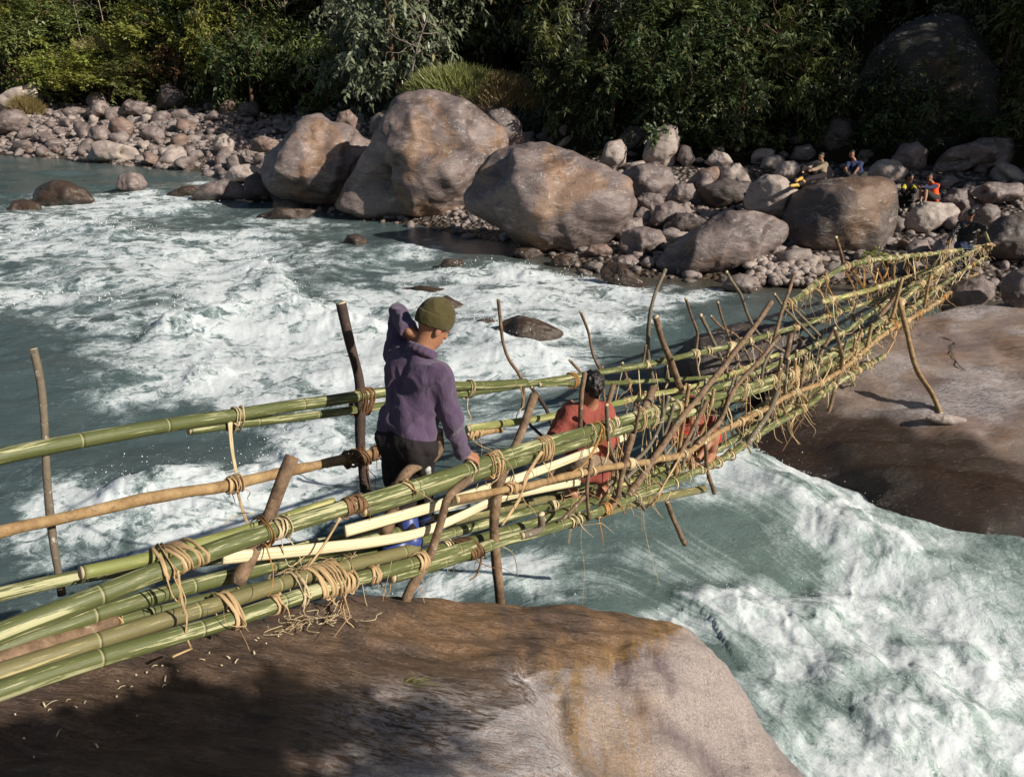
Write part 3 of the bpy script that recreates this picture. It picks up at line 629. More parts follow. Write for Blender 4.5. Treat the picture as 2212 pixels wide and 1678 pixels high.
def fg_noise(P):
    c, s_ = math.cos(.25), math.sin(.25); a = P[:, 0]*c+P[:, 1]*s_; b = -P[:, 0]*s_+P[:, 1]*c
    q = np.stack([a*1.3, b*4.2, P[:, 2]*4], 1); px, py, _ = project(P)
    g = -.045*np.exp(-(polyd(px, py, GROOVE)/26)**2) - .07*np.exp(-(polyd(px, py, CREASE)/18)**2) - .03*np.exp(-(polyd(px, py, DENT)/14)**2)
    top = sstep(1560, 1400, py)
    led = np.abs(fbm(np.stack([a*1.0, b*6.5, P[:, 2]*4+3], 1), 3))
    return fbm(q, 4)*.028+fbm(P*2.1, 3)*.022+(.5-np.abs(fbm(np.stack([a*2.2, b*7.5, P[:, 2]*6], 1), 3)))*.014 + g + (.3-led)*.035*np.clip(top+.3, 0, 1)
def fg_attr(P, px, py):
    n = fbm(P*1.8, 3)*40
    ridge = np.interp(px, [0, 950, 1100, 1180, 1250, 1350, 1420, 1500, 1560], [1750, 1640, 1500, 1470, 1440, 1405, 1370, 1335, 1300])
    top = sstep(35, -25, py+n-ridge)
    lob = np.interp(py, [1436, 1507, 1592, 1680], [1115, 1195, 1203, 1252])
    b1 = np.exp(-((px-1235-(py-1500)*.12)/55)**2)*sstep(1410, 1470, py); b2 = np.exp(-((px-1365)/55)**2)*sstep(1440, 1540, py)*.8
    och = (b1+b2+np.exp(-((py-ridge-8)/30)**2)*sstep(1130, 1250, px)*sstep(1520, 1400, px)*1.1)*(px > lob-5) + .6*np.exp(-((px-1080)/110)**2-((py-1660)/45)**2)
    white_sheen = 1.1*np.exp(-((px-lob+24)/36)**2)*sstep(1425, 1480, py) + .85*sstep(560, 900, px)*sstep(1445, 1530, py+n*.6)*sstep(1230, 1150, px)  # white lobe edge, plus silvery sky sheen painted into the colour
    warm = sstep(600, 1150, px)*sstep(1480, 1380, py)+.35
    purple_crease = .95*np.exp(-((px-1380)/70)**2-((py-1425)/38)**2)+.8*np.exp(-(polyd(px, py, GROOVE)/22)**2)+.7*np.exp(-(polyd(px, py, DENT)/12)**2)+.6*sstep(1640, 1700, px+(py-1600)*-.4)  # purple patch; groove and dent lines have their shade put into the colour
    return dict(topcol=top, ochre=np.clip(och, 0, 1), white=np.clip(white_sheen, 0, 1), wet=np.clip(sstep(.5, .25, P[:, 2]), 0, 1), warm=np.clip(warm, 0, 1), purple=np.clip(purple_crease, 0, 1))
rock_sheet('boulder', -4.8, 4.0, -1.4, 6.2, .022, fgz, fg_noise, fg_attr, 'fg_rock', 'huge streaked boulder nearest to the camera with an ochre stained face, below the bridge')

sp = [ptz(*a) for a in [(1500,955,0),(1600,985,0),(1760,1022,0),(1900,1077,0),(2050,1127,0),(2212,1172,0),(2420,1240,0),(1700,905,.38),(1640,935,.18),(1850,870,.58),(1960,900,.60),(2050,970,.48),(2212,1000,.6),(2212,1090,.3),(1900,980,.36),
    (2010,895,.68),(2100,850,.82),(2212,850,.92),(1950,790,.84),(2100,760,.98),(2212,760,1.05),(1850,800,.72),(1750,820,.55),(1660,840,.3),(2400,900,1.0),(2400,1050,.6),(2000,740,.93),(1900,745,.85)]]
ed = [pt(*a) for a in [(1930,692,15.4),(2000,684,15.5),(2100,678,15.6),(2212,688,15.4),(2350,700,15.2)]]
sp += ed
for e in ed: sp += rockdrop(e, .8, .7, 2.0, -1.0)
sp += [tuple(np.array(ptz(x, y, 0))+np.array([0, -1.0, -.9])) for x, y in [(1500,955),(1600,985),(1760,1022),(1900,1077),(2050,1127),(2212,1172),(2420,1240)]]
sp += [(2.9,12.3,-.6),(3.8,14.2,-.7),(5.0,15.4,-.9),(6.2,16.6,-1),(14,12,1.0),(15.5,9,.4),(16,16,-1)]
slz = rbf(sp, .5)
def sl_noise(P):
    c, s_ = math.cos(-.45), math.sin(-.45); a = P[:, 0]*c+P[:, 1]*s_; b = -P[:, 0]*s_+P[:, 1]*c
    return fbm(np.stack([a*.7, b*3., P[:, 2]*3], 1), 4)*.055+fbm(P*.55, 3)*.12+(.3-np.abs(fbm(np.stack([a*.9, b*5, P[:, 2]*3], 1), 3)))*.04
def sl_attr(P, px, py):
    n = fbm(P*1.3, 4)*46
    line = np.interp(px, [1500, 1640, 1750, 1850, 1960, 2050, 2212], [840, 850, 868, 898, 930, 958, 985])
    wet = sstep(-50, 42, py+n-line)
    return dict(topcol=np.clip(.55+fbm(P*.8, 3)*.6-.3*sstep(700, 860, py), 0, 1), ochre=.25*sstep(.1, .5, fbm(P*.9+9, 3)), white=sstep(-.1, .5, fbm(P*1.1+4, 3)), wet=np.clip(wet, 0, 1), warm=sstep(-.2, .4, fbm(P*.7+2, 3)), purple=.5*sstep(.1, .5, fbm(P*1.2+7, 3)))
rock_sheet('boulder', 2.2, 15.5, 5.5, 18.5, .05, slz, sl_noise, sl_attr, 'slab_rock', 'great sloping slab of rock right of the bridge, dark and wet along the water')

xs = np.linspace(-16, 16, 60); ys = np.linspace(-16, -1.3, 40); GX, GY = np.meshgrid(xs, ys); Z = 2.6-(GY+1.3)*.12+fbm(np.stack([GX.ravel()*.4, GY.ravel()*.4, 0*GX.ravel()], 1), 3).reshape(GX.shape)*.3
I = np.arange(GX.size).reshape(GX.shape); tag(link_mesh('near_bank', np.stack([GX, GY, Z], -1).reshape(-1, 3), np.stack([I[:-1, :-1], I[:-1, 1:], I[1:, 1:], I[1:, :-1]], -1).reshape(-1, 4), M['soil']), kind='structure')
# ================================================================== the river
FO = [(100,480,180,26,.6),(60,525,150,36,.75),(250,440,170,22,.9),(470,398,60,14,.8),(390,432,120,16,.8),(400,560,250,60,.8),(150,600,200,45,.6),(500,620,120,60,.85),(560,600,80,60,.75),
 (640,760,310,85,1.1),(470,775,170,70,1.05),(760,700,200,55,1.05),(760,830,200,50,.85),(300,840,120,50,.55),(560,860,120,40,.75),(620,480,140,24,.5),(700,560,110,40,.5),(900,610,60,40,.6),(1050,600,160,28,1.),(1200,612,150,26,1.),
 (1100,650,200,34,.95),(1350,650,140,26,1.),(1500,640,100,18,.7),(1250,700,150,36,.75),(1050,740,120,70,.95),(1150,785,130,46,.95),(60,640,110,36,.65),(200,680,150,28,.5),(350,1090,260,52,1.),(190,1110,120,36,1.),
 (560,1080,150,46,.9),(100,1180,80,40,.4),(600,1150,80,60,.5),(700,965,130,55,.7),(1100,900,100,60,.55),(950,820,90,60,.7),(1000,1245,190,40,.9),(1200,1285,130,25,.75),(950,1160,80,60,.5),(1640,1040,130,40,1.),(1560,1005,70,26,.8),
 (1800,1130,110,55,1.05),(1900,1200,100,70,1.05),(1990,1280,130,50,.95),(1560,1312,130,42,1.1),(1700,1335,150,46,1.),(1850,1330,120,60,1.),(2100,1340,120,60,.85),(1750,1430,200,60,.72),(2150,1460,120,90,1.05),(2000,1490,150,90,.8),
 (2100,1600,200,80,1.),(1850,1565,120,60,.75),(1900,1655,200,40,.95),(2200,1250,80,40,.45),(1650,1480,60,60,.75),(1700,1600,60,80,.6),(2050,1200,60,60,.45),(300,1185,250,40,.5),(650,1020,100,50,.85),(420,1130,200,50,.9),(300,700,150,30,.45),(900,540,80,24,.5),(640,900,90,40,.5),(1450,1230,160,30,.3),(30,470,80,16,.75),(540,530,90,24,.55),(330,510,150,26,.55),(760,640,70,36,.55)]
CREST = [([(130,1150),(200,1115),(290,1062),(440,1040),(560,1020),(720,965)],.30),([(310,770),(360,715),(440,685),(600,668),(750,690),(840,725)],.34),([(1440,1318),(1520,1290),(1620,1306),(1760,1300),(1960,1272)],.17),
 ([(380,850),(440,800),(520,820)],.14),([(0,520),(150,500),(330,515)],.22),([(470,600),(560,575),(640,640)],.22),([(900,612),(1050,588),(1250,604),(1400,640)],.24),([(1640,1010),(1750,1060),(1900,1150),(2000,1240)],.20),
 ([(1760,1400),(1880,1440),(2000,1400),(2150,1380)],.18),([(1850,1590),(1980,1560),(2120,1520)],.16),([(1000,690),(1150,760),(1240,790)],.16),([(0,660),(140,635),(260,660)],.14),([(860,1250),(1000,1218),(1160,1262)],.14),([(560,960),(640,940),(760,930)],.12)]
r0, r1, nr = 2.2, 120., 560; rad = r0*(r1/r0)**(np.linspace(0, 1, nr)); ang = np.radians(np.concatenate([np.linspace(-100, -43, 70, endpoint=False), np.linspace(-43, 43, 720), np.linspace(43, 100, 71)[1:]])); NC = len(ang)
A_, R_ = np.meshgrid(ang, rad); WX = (R_*np.sin(A_)).ravel(); WY = (R_*np.cos(A_)).ravel()
W0 = np.stack([WX, WY, 0*WX], 1); px, py, dd = project(W0)
# warped picture of where the white water lies (fixed in the world once made)
wob = np.stack([WX*.9, WY*.9, 0*WX], 1); n1 = fbm(wob, 4); n2 = fbm(wob+31, 4)
sx = px+n1*60*np.clip(9/dd, .2, 1.3); sy = py+n2*26*np.clip(12/dd, .2, 1.3)
foam = np.full(len(WX), .0)
for cx, cy, rx, ry, st in FO:
    e = ((sx-cx)/rx)**2+((sy-cy)/ry)**2
    foam = np.maximum(foam, st*np.exp(-e*.75)) + .10*st*np.exp(-e*.5)
inw = shore_s(WX, WY)
H = fbm(np.stack([WX*.35, WY*.5, 0*WX], 1), 4)*.13
rid = (1-np.abs(fbm(np.stack([WX*1.1, WY*1.5, 0*WX+5], 1)+np.stack([n1, n2, n1], 1)*.7, 4)))**2
fine = (1-np.abs(fbm(np.stack([WX*3.6, WY*4.4, 0*WX+9], 1)+np.stack([n2, n1, n1], 1)*1.2, 4)))**2
H += np.minimum(foam,1)*(rid-.45)*.032 + (np.minimum(foam,1)*.4+.12)*(fine-.5)*.024
near = np.clip(1-(dd-4)/20, 0, 1)
H += np.minimum(foam,1)*near*fbm(np.stack([WX*7, WY*7, 0*WX], 1), 3)*.008
for line, h in CREST:
    Q = np.stack([WX, WY], 1); best = np.full(len(Q), 1e9); sg = np.zeros(len(Q)); tt = np.zeros(len(Q))
    L2 = spline([ptz(x, y) for x, y in line], .25)[:, :2]; nl = len(L2)-1
    near_ = (np.hypot(WX-L2[:, 0].mean(), WY-L2[:, 1].mean()) < np.ptp(L2, axis=0).max()+4); Qn = Q[near_]; bn, sn, tn = best[near_], sg[near_], tt[near_]
    for i in range(nl):
        a, b = L2[i], L2[i+1]; ab = b-a; t = np.clip(((Qn-a)@ab)/(ab@ab+1e-9), 0, 1); dv = Qn-(a+t[:, None]*ab); ds = np.hypot(dv[:, 0], dv[:, 1])
        m = ds < bn; bn = np.where(m, ds, bn); sn = np.where(m, np.sign(ab[0]*dv[:, 1]-ab[1]*dv[:, 0]), sn); tn = np.where(m, (i+t)/nl, tn)
    best[near_], sg[near_], tt[near_] = bn, sn, tn
    taper = sstep(0, .22, tt)*sstep(1, .78, tt); sd = sg*best + .10*fbm(np.stack([WX*2.6, WY*2.6, 0*WX+8], 1), 3)
    wd = (.75-.45*sstep(-.2, .2, sd))*(.6+h*1.6)
    jag = (1+.35*fbm(np.stack([WX*2.3, WY*2.3, 0*WX+3], 1), 4))
    prof = np.exp(-(sd/wd)**2)*jag*taper
    H += h*np.where(line[0][1] > 900, .58, .72)*prof - .10*h*taper*np.exp(-((sd-.65)/.45)**2)
    foam = np.maximum(foam, (.95 if h > .15 else .75)*np.clip(prof, 0, 1.1))
calm = sstep(-.2, -3., inw) ; H *= .25+.75*calm
foam *= .2+.8*sstep(.2, -1.2, inw+n1*.6)
st1 = fbm(np.stack([WX*1.6+n1*1.1, WY*2.6+n2*1.1, 0*WX], 1), 5)
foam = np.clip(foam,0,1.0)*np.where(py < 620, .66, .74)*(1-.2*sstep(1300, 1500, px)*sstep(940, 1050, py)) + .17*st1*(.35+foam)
bend = sstep(-1.5, 4.5, WX)*sstep(17, 8, WY); FLU = WX-.75*WY*bend; FLV = (WY+2.2*np.maximum(WX+1.5, 0)*bend)/(1+1.2*bend)
shallow = sstep(-2.6, -.1, inw)*sstep(-3, 3, WX)
W0[:, 2] = H
I = np.arange(nr*NC).reshape(nr, NC); F = np.stack([I[:-1, :-1], I[:-1, 1:], I[1:, 1:], I[1:, :-1]], -1).reshape(-1, 4)
keep = (inw[F] < 2.5).all(1); F = F[keep]; u, inv = np.unique(F, return_inverse=True); F = inv.reshape(F.shape)
s = NT('river_water'); p = s.geo('Position'); f = s.attr('foam'); sh = s.attr('shallow')
fl = s.n('ShaderNodeCombineXYZ'); s.l(s.attr('flow_u'), fl.inputs[0]); s.l(s.attr('flow_v'), fl.inputs[1])
q = s.map(fl.outputs[0], scale=(1.05, 1.12, 1)); wn = s.noise(q, 1.1, 3, .6, 0, 'Color')
wv = s.n('ShaderNodeMix', data_type='RGBA', blend_type='ADD'); wv.inputs[0].default_value = 1.; s.l(q, wv.inputs[6]); s.l(wn, wv.inputs[7]); q2 = wv.outputs[2]
a0 = s.noise(q2, .95, 5, .6, 1.0); a = s.noise(q2, 2.7, 6, .62, 1.0); b = s.noise(q2, 8., 5, .62, .8); c = s.noise(p, 30, 4, .65, .4)
def fil(n_, k): return s.math('MAXIMUM', s.math('SUBTRACT', 1., s.math('MULTIPLY', s.math('ABSOLUTE', s.math('SUBTRACT', n_, .5)), k)), 0.)
t = s.math('MULTIPLY', f, .95)
d_ = s.noise(p, 75, 4, .7)
for n_, am in ((a, 1.35), (b, 1.0), (c, .8), (d_, .45)): t = s.math('ADD', t, s.math('MULTIPLY', s.math('SUBTRACT', n_, .5), am))
t = s.math('ADD', t, s.math('MULTIPLY', s.math('SUBTRACT', a0, .5), s.mr(f, 0, .6, .7, 2.1)))
t = s.math('ADD', t, s.math('MULTIPLY', fil(a0, 9.), s.mr(f, .05, .4, .0, .26)))
t = s.math('ADD', t, s.math('MULTIPLY', fil(a, 8.), s.mr(f, .05, .4, .0, .24)))
t = s.math('ADD', t, s.math('MULTIPLY', fil(b, 7.), s.mr(f, .10, .45, .0, .18)))
sp_ = s.mr(s.noise(p, 75, 2, .5), .66, .74)
t = s.math('ADD', t, s.math('MULTIPLY', s.math('MULTIPLY', sp_, .3), s.mr(f, .15, .5)))
mk = s.attr('milk')
fm = s.mr(t, .52, 1.12)
air = s.mr(s.math('ADD', t, s.math('MULTIPLY', mk, .22)), .14, .88)
deep = s.mix(s.noise(s.map(p, scale=(.5, .8, 1)), 1., 4, .6), (.050, .079, .080), (.096, .130, .127))
deep = s.mix(mk, deep, (.145, .200, .182))
deep = s.mix(s.math('MULTIPLY', air, .92), deep, s.mix(mk, (.32, .39, .39), (.42, .50, .475)))      # bubbles under the surface
deep = s.mix(s.math('MULTIPLY', sh, .75), deep, s.mix(s.noise(p, 3, 4), (.05, .036, .022), (.10, .072, .045)))
col = s.mix(fm, deep, s.mix(s.noise(p, 14, 4), (.52, .575, .58), (.76, .79, .795)))
bh = s.math('ADD', s.math('MULTIPLY', a, .6), s.math('ADD', s.math('MULTIPLY', b, .35), s.math('MULTIPLY', c, .12)))
rip = s.noise(s.map(p, scale=(1, 1.8, 1)), 5.5, 5, .62, .5)
nrm = s.bump(c, .006, .5, s.bump(rip, .035, .5, s.bump(bh, .035, .6)))
M['water'] = s.fin(col, s.mr(fm, .2, .9, .16, .75), nrm, .5, IOR=1.33, Subsurface_Weight=s.mr(fm, .1, .9, 0., .7), Subsurface_Scale=.09, Subsurface_Radius=(.7, .85, .9))
tag(link_mesh('river', W0[u], F, M['water'], attr={'foam': foam[u], 'shallow': shallow[u], 'flow_u': FLU[u], 'flow_v': FLV[u], 'milk': bend[u]}), 'turquoise white water river', None, kind='structure')
# ---- spray thrown off the breaking crests
Pn, Fn = ICO[2]; Pn = Pn[:]; o6 = np.array([[1,0,0],[-1,0,0],[0,1,0],[0,-1,0],[0,0,1],[0,0,-1.]]); f6 = np.array([[0,2,4],[2,1,4],[1,3,4],[3,0,4],[2,0,5],[1,2,5],[3,1,5],[0,3,5]])
rs = np.random.default_rng(9); vs = []; fs_ = []; k = 0
def hz(P):
    r = math.hypot(P[0], P[1]); i = int(np.clip(math.log(r/r0)/math.log(r1/r0)*(nr-1), 0, nr-1)); j = int(np.clip(np.searchsorted(ang, math.atan2(P[0], P[1])), 0, NC-1)); return H[i*NC+j]
for line, h in CREST:
    L2 = spline([ptz(x, y) for x, y in line], .1)
    for _ in range(int(200*h/.25)):
        P = L2[rs.integers(len(L2))] + rs.normal(size=3)*np.array([.22, .22, 0]); P[2] = hz(P)+abs(rs.normal())*.16*h/.25+.01
        sz = (.0022+.006*rs.random()**3)*max(1, np.linalg.norm(P-CAM)/9); vs.append(o6*sz*np.array([1, 1, rs.uniform(1, 1.8)])+P); fs_.append(f6+6*k); k += 1
for _ in range(1500):
    i = rs.integers(len(FO)); cx, cy, rx, ry, st = FO[i]
    if st < .7: continue
    x, y = cx+rs.normal()*rx*.5, cy+rs.normal()*ry*.5; P = ptz(x, y); P[2] = hz(P)+abs(rs.normal())*.05+.005
    sz = (.002+.005*rs.random()**3)*max(1, np.linalg.norm(P-CAM)/9); vs.append(o6*sz+P); fs_.append(f6+6*k); k += 1
s = NT('spray_drops'); M['spray'] = s.fin((.86, .9, .91), .3, None, .5)
tag(link_mesh('spray', np.concatenate(vs), np.concatenate(fs_), M['spray']), 'white drops of spray over the rapids', 'spray', kind='stuff')
# ================================================================== the bamboo bridge: one thing, every pole, stake and lashing a part of it
def T2(x, y): return (x/4, y/4+1106)
def T3(x, y): return (x/4+484, y/4+967.8)
def T4(x, y): return (x/4+950.5, y/4+777.7)
def T5(x, y): return (x/4+1296, y/4+553)
def T6(x, y): return (x/4+1659, y/4+466.6)
def T7(x, y): return (x*.1875+1157.9, y*.1875+829.5)
def N_0(v): return v/(np.linalg.norm(v)+1e-9)
bridge = thing('bamboo_bridge', 'footbridge of green bamboo poles and wooden stakes lashed with cane over the rapids', 'bridge', (0, 0, 0))
tag(bridge, None, None)
POLE = {}
def pole(key, pts, o, r, mat='bamboo', name='bamboo_pole', r2=None, node=.42, wob=.0, label=None):
    """pts: photo points; o: metres behind the near side (number or one per point)"""
    os_ = o if isinstance(o, (list, tuple)) else [o]*len(pts)
    if len(os_) != len(pts): os_ = list(np.interp(np.linspace(0, 1, len(pts)), np.linspace(0, 1, len(os_)), os_))
    P = [ptp(x, y, a) for (x, y), a in zip(pts, os_)]
    C = spline(P, .035 if len(P) > 2 else .05)
    L = np.concatenate([[0], np.cumsum(np.linalg.norm(np.diff(C, axis=0), axis=1))])
    # even out
    n = max(6, int(L[-1]/.035)); t = np.linspace(0, L[-1], n); C = np.stack([np.interp(t, L, C[:, k]) for k in range(3)], 1)
    k_ = np.ones(9)/9
    if n > 24:
        pad = np.concatenate([2*C[0]-C[4:0:-1], C, 2*C[-1]-C[-2:-6:-1]]); C = np.stack([np.convolve(pad[:, k], k_, 'valid') for k in range(3)], 1)
    R = np.linspace(r, r2 if r2 else r, n)
    if mat.startswith('bamboo'):
        ph = (t/node) % 1; R = R*(1+.055*np.exp(-((ph-.985)/.02)**2) - .03*np.exp(-((np.minimum(ph, 1-ph))/.012)**2))
    else:
        R = R*(1+.10*fbm(np.stack([t*5, 0*t+len(key), 0*t], 1), 3)); C = C + np.stack([fbm(np.stack([t*2.5, 0*t+i*7+len(pts), 0*t+r*90], 1), 2) for i in range(3)], 1)*r*.35
    R = R*(.9 if mat.startswith('bamboo') else .92)
    a = Acc(); a.tube(C, R, 14 if r > .022 else 9)
    ob = a.build(name, [M[mat], M['cut']], bridge)
    if label: ob['label'] = label
    if key: POLE[key] = (C, R)
    return ob
# near side rails
pole('N1', [(-60,1392),(0,1366),(82,1336),(205,1289),(375,1221),(553,1156),(609,1138),(754,1093),(884,1053),(996,1018),(1070,990),(1175,957),(1275,930),(1375,898),(1475,872),(1571,851),(1630,831),(1696,808),(1771,780),(1849,738)], 0, .043, r2=.046, label='thickest green rail')
pole('N2', [(784,1103),(884,1073),(994,1036),(1100,1003),(1200,973),(1275,950),(1350,927),(1420,906),(1464,894)], -.005, .036)
pole('N3', [(1440,905),(1491,891),(1566,867),(1640,842),(1696,824),(1780,797),(1849,752),(1925,702),(2000,642),(2060,598),(2131,554)], .02, .04, r2=.034)
pole('N3b', [(1690,806),(1771,775),(1859,722),(1921,680),(1960,640),(2034,579),(2090,548),(2131,529)], .06, .042, r2=.032)
pole('N4', [(175,1237),(262,1220),(350,1199),(437,1172),(553,1140),(634,1112),(720,1085)], .10, .030, 'bamboo_y')
pole('N5', [(-60,1424),(0,1401),(150,1346),(295,1299),(425,1262),(553,1231),(640,1205),(709,1190),(800,1168),(860,1150)], .14, .038)
pole('N6', [(99,1381),(195,1357),(312,1327),(400,1305),(450,1291),(560,1268)], .17, .027)
pole('N7', [(-60,1472),(0,1451),(100,1421),(300,1356),(475,1303),(553,1279),(634,1251),(709,1232),(821,1205),(900,1185)], .05, .040, 'bamboo_b', label='dull brownish bamboo pole')
pole('N8', [(-60,1512),(0,1491),(70,1468),(175,1433),(335,1386),(512,1335),(600,1303),(696,1272),(809,1240),(896,1216),(1020,1178)], -.03, .040)
pole('N9', [(846,1246),(930,1222),(1021,1192),(1075,1171),(1175,1145),(1275,1112),(1375,1070),(1450,1042),(1503,1018),(1571,985),(1620,950),(1671,918),(1746,875),(1796,835),(1849,803),(1913,767)], -.03, .040, r2=.045)
pole('N10', [(1290,1112),(1373,1086),(1440,1072),(1520,1056)], .06, .043, 'bamboo_b')
pole('N11', [(986,1076),(1037,1068),(1090,1058),(1175,1040),(1275,1017),(1375,1000),(1470,983),(1508,960),(1593,913),(1646,888),(1708,853),(1771,828),(1821,796),(1860,765),(1909,722),(2009,664),(2110,592)], -.05, .026, 'bark_tan', 'wooden_rail', r2=.05)
# deck poles
pole('D1', [(630,1240),(700,1220),(779,1200),(909,1168),(1021,1139),(1125,1109),(1188,1093),(1240,1083)], .22, .036, label='deck pole with a cut end')
pole('D2', [(800,1235),(947,1187),(1024,1167),(1140,1133),(1220,1107),(1308,1073),(1353,1060),(1420,1033),(1490,1003),(1560,966),(1646,915),(1720,873),(1800,812),(1880,756)], .10, .038)
pole('D3', [(1180,1110),(1250,1080),(1308,1057),(1364,1041),(1424,1017),(1495,993),(1567,958),(1650,905),(1726,858),(1800,800),(1871,740),(1946,677),(2021,617)], .24, .036, 'bamboo_y')
pole('D4', [(-40,1293),(0,1283),(112,1256),(175,1244),(300,1226),(480,1205),(620,1185),(760,1160),(900,1128),(1000,1108),(1130,1083),(1300,1040)], [.75,.75,.7,.6], .036)
pole('D5', [(560,1225),(700,1195),(850,1155),(980,1125),(1150,1085),(1300,1052),(1420,1006),(1546,942),(1640,880),(1730,820)], .42, .034, 'bamboo_b')
pole('D6', [(900,1150),(1050,1112),(1200,1075),(1350,1028),(1480,975),(1600,905),(1700,838),(1800,768),(1900,690)], .6, .034)
pole('I1', [(1450,865),(1546,838),(1633,805),(1708,773),(1758,748),(1821,718),(1849,700),(1896,667),(1946,637),(2034,584)], .3, .038)
pole('I2', [(1606,943),(1660,905),(1726,863),(1771,828),(1809,776),(1871,737),(1946,679),(2021,619)], .12, .036)
pole('LOG', [(-60,1440),(0,1424),(80,1400),(160,1376),(240,1353)], .12, .045, 'bark', 'wooden_rail')
# far side rails
pole('F1', [(-50,997),(0,985),(97,966),(232,941),(375,916),(512,896),(600,881),(708,866),(809,850),(890,840),(966,834),(1050,832),(1123,827),(1135,826)], .86, .041, r2=.036)
pole('F2', [(408,929),(480,920),(553,911),(708,893),(816,878),(900,866),(972,854),(1050,843),(1125,832),(1230,815),(1305,803),(1390,789),(1438,778),(1496,765),(1576,748),(1658,724),(1741,700),(1784,684),(1859,659),(1919,638),(2021,589)], .88, .028, r2=.05)
pole('F3', [(1165,831),(1240,828),(1308,828),(1406,823),(1528,815),(1600,808),(1680,785)], .84, .026)
pole('F4', [(1010,926),(1060,918),(1125,910),(1215,895),(1321,874),(1391,856),(1458,844),(1503,833),(1580,808),(1680,765)], .74, .032, 'bamboo_y')
pole('F5', [(-40,1164),(0,1152),(110,1122),(225,1093),(330,1077),(425,1062),(500,1048),(560,1033),(659,1010),(761,991),(850,972)], .78, .030, 'bark_tan', 'wooden_rail', r2=.034)
pole('F5b', [(1010,940),(1026,936),(1083,930)], .74, .026, 'bark_tan', 'wooden_rail')
pole('F6', [(1690,660),(1714,651),(1759,617),(1789,597),(1821,578),(1879,563),(1959,554),(2040,545),(2128,531)], [.95,.9,.9,.85,.75,.6,.4,.1], .05)
pole('F7', [(1776,652),(1839,637),(1894,622),(1929,610),(2009,582),(2060,560)], .85, .05, 'bamboo_y')
pole('X1', [(2124,494),(2138,530),(2156,602)], .0, .045)
pole('X2', [(2131,528),(2160,532),(2184,540),(2198,552),(2206,570)], -.05, .04, 'bark_tan', 'stake')
# split white bamboo strips
def strip(pts, o, w):
    P = [ptp(x, y, o) for x, y in pts]; C = spline(P, .05)
    a = Acc(); a.tube(C, w/2, 8, .32, up=-FWD)
    b = a.build('split_strip', [M['split'], M['split']], bridge); return b
strip([(746,1147),(834,1123),(959,1087),(1090,1043),(1175,1013),(1275,974),(1352,943)], .05, .062)
strip([(482,1205),(609,1193),(684,1185),(809,1170),(909,1150),(1000,1113),(1063,1083),(1130,1064),(1252,1041)], .04, .060)
strip([(955,1098),(1000,1082),(1063,1066),(1120,1050)], .03, .05)
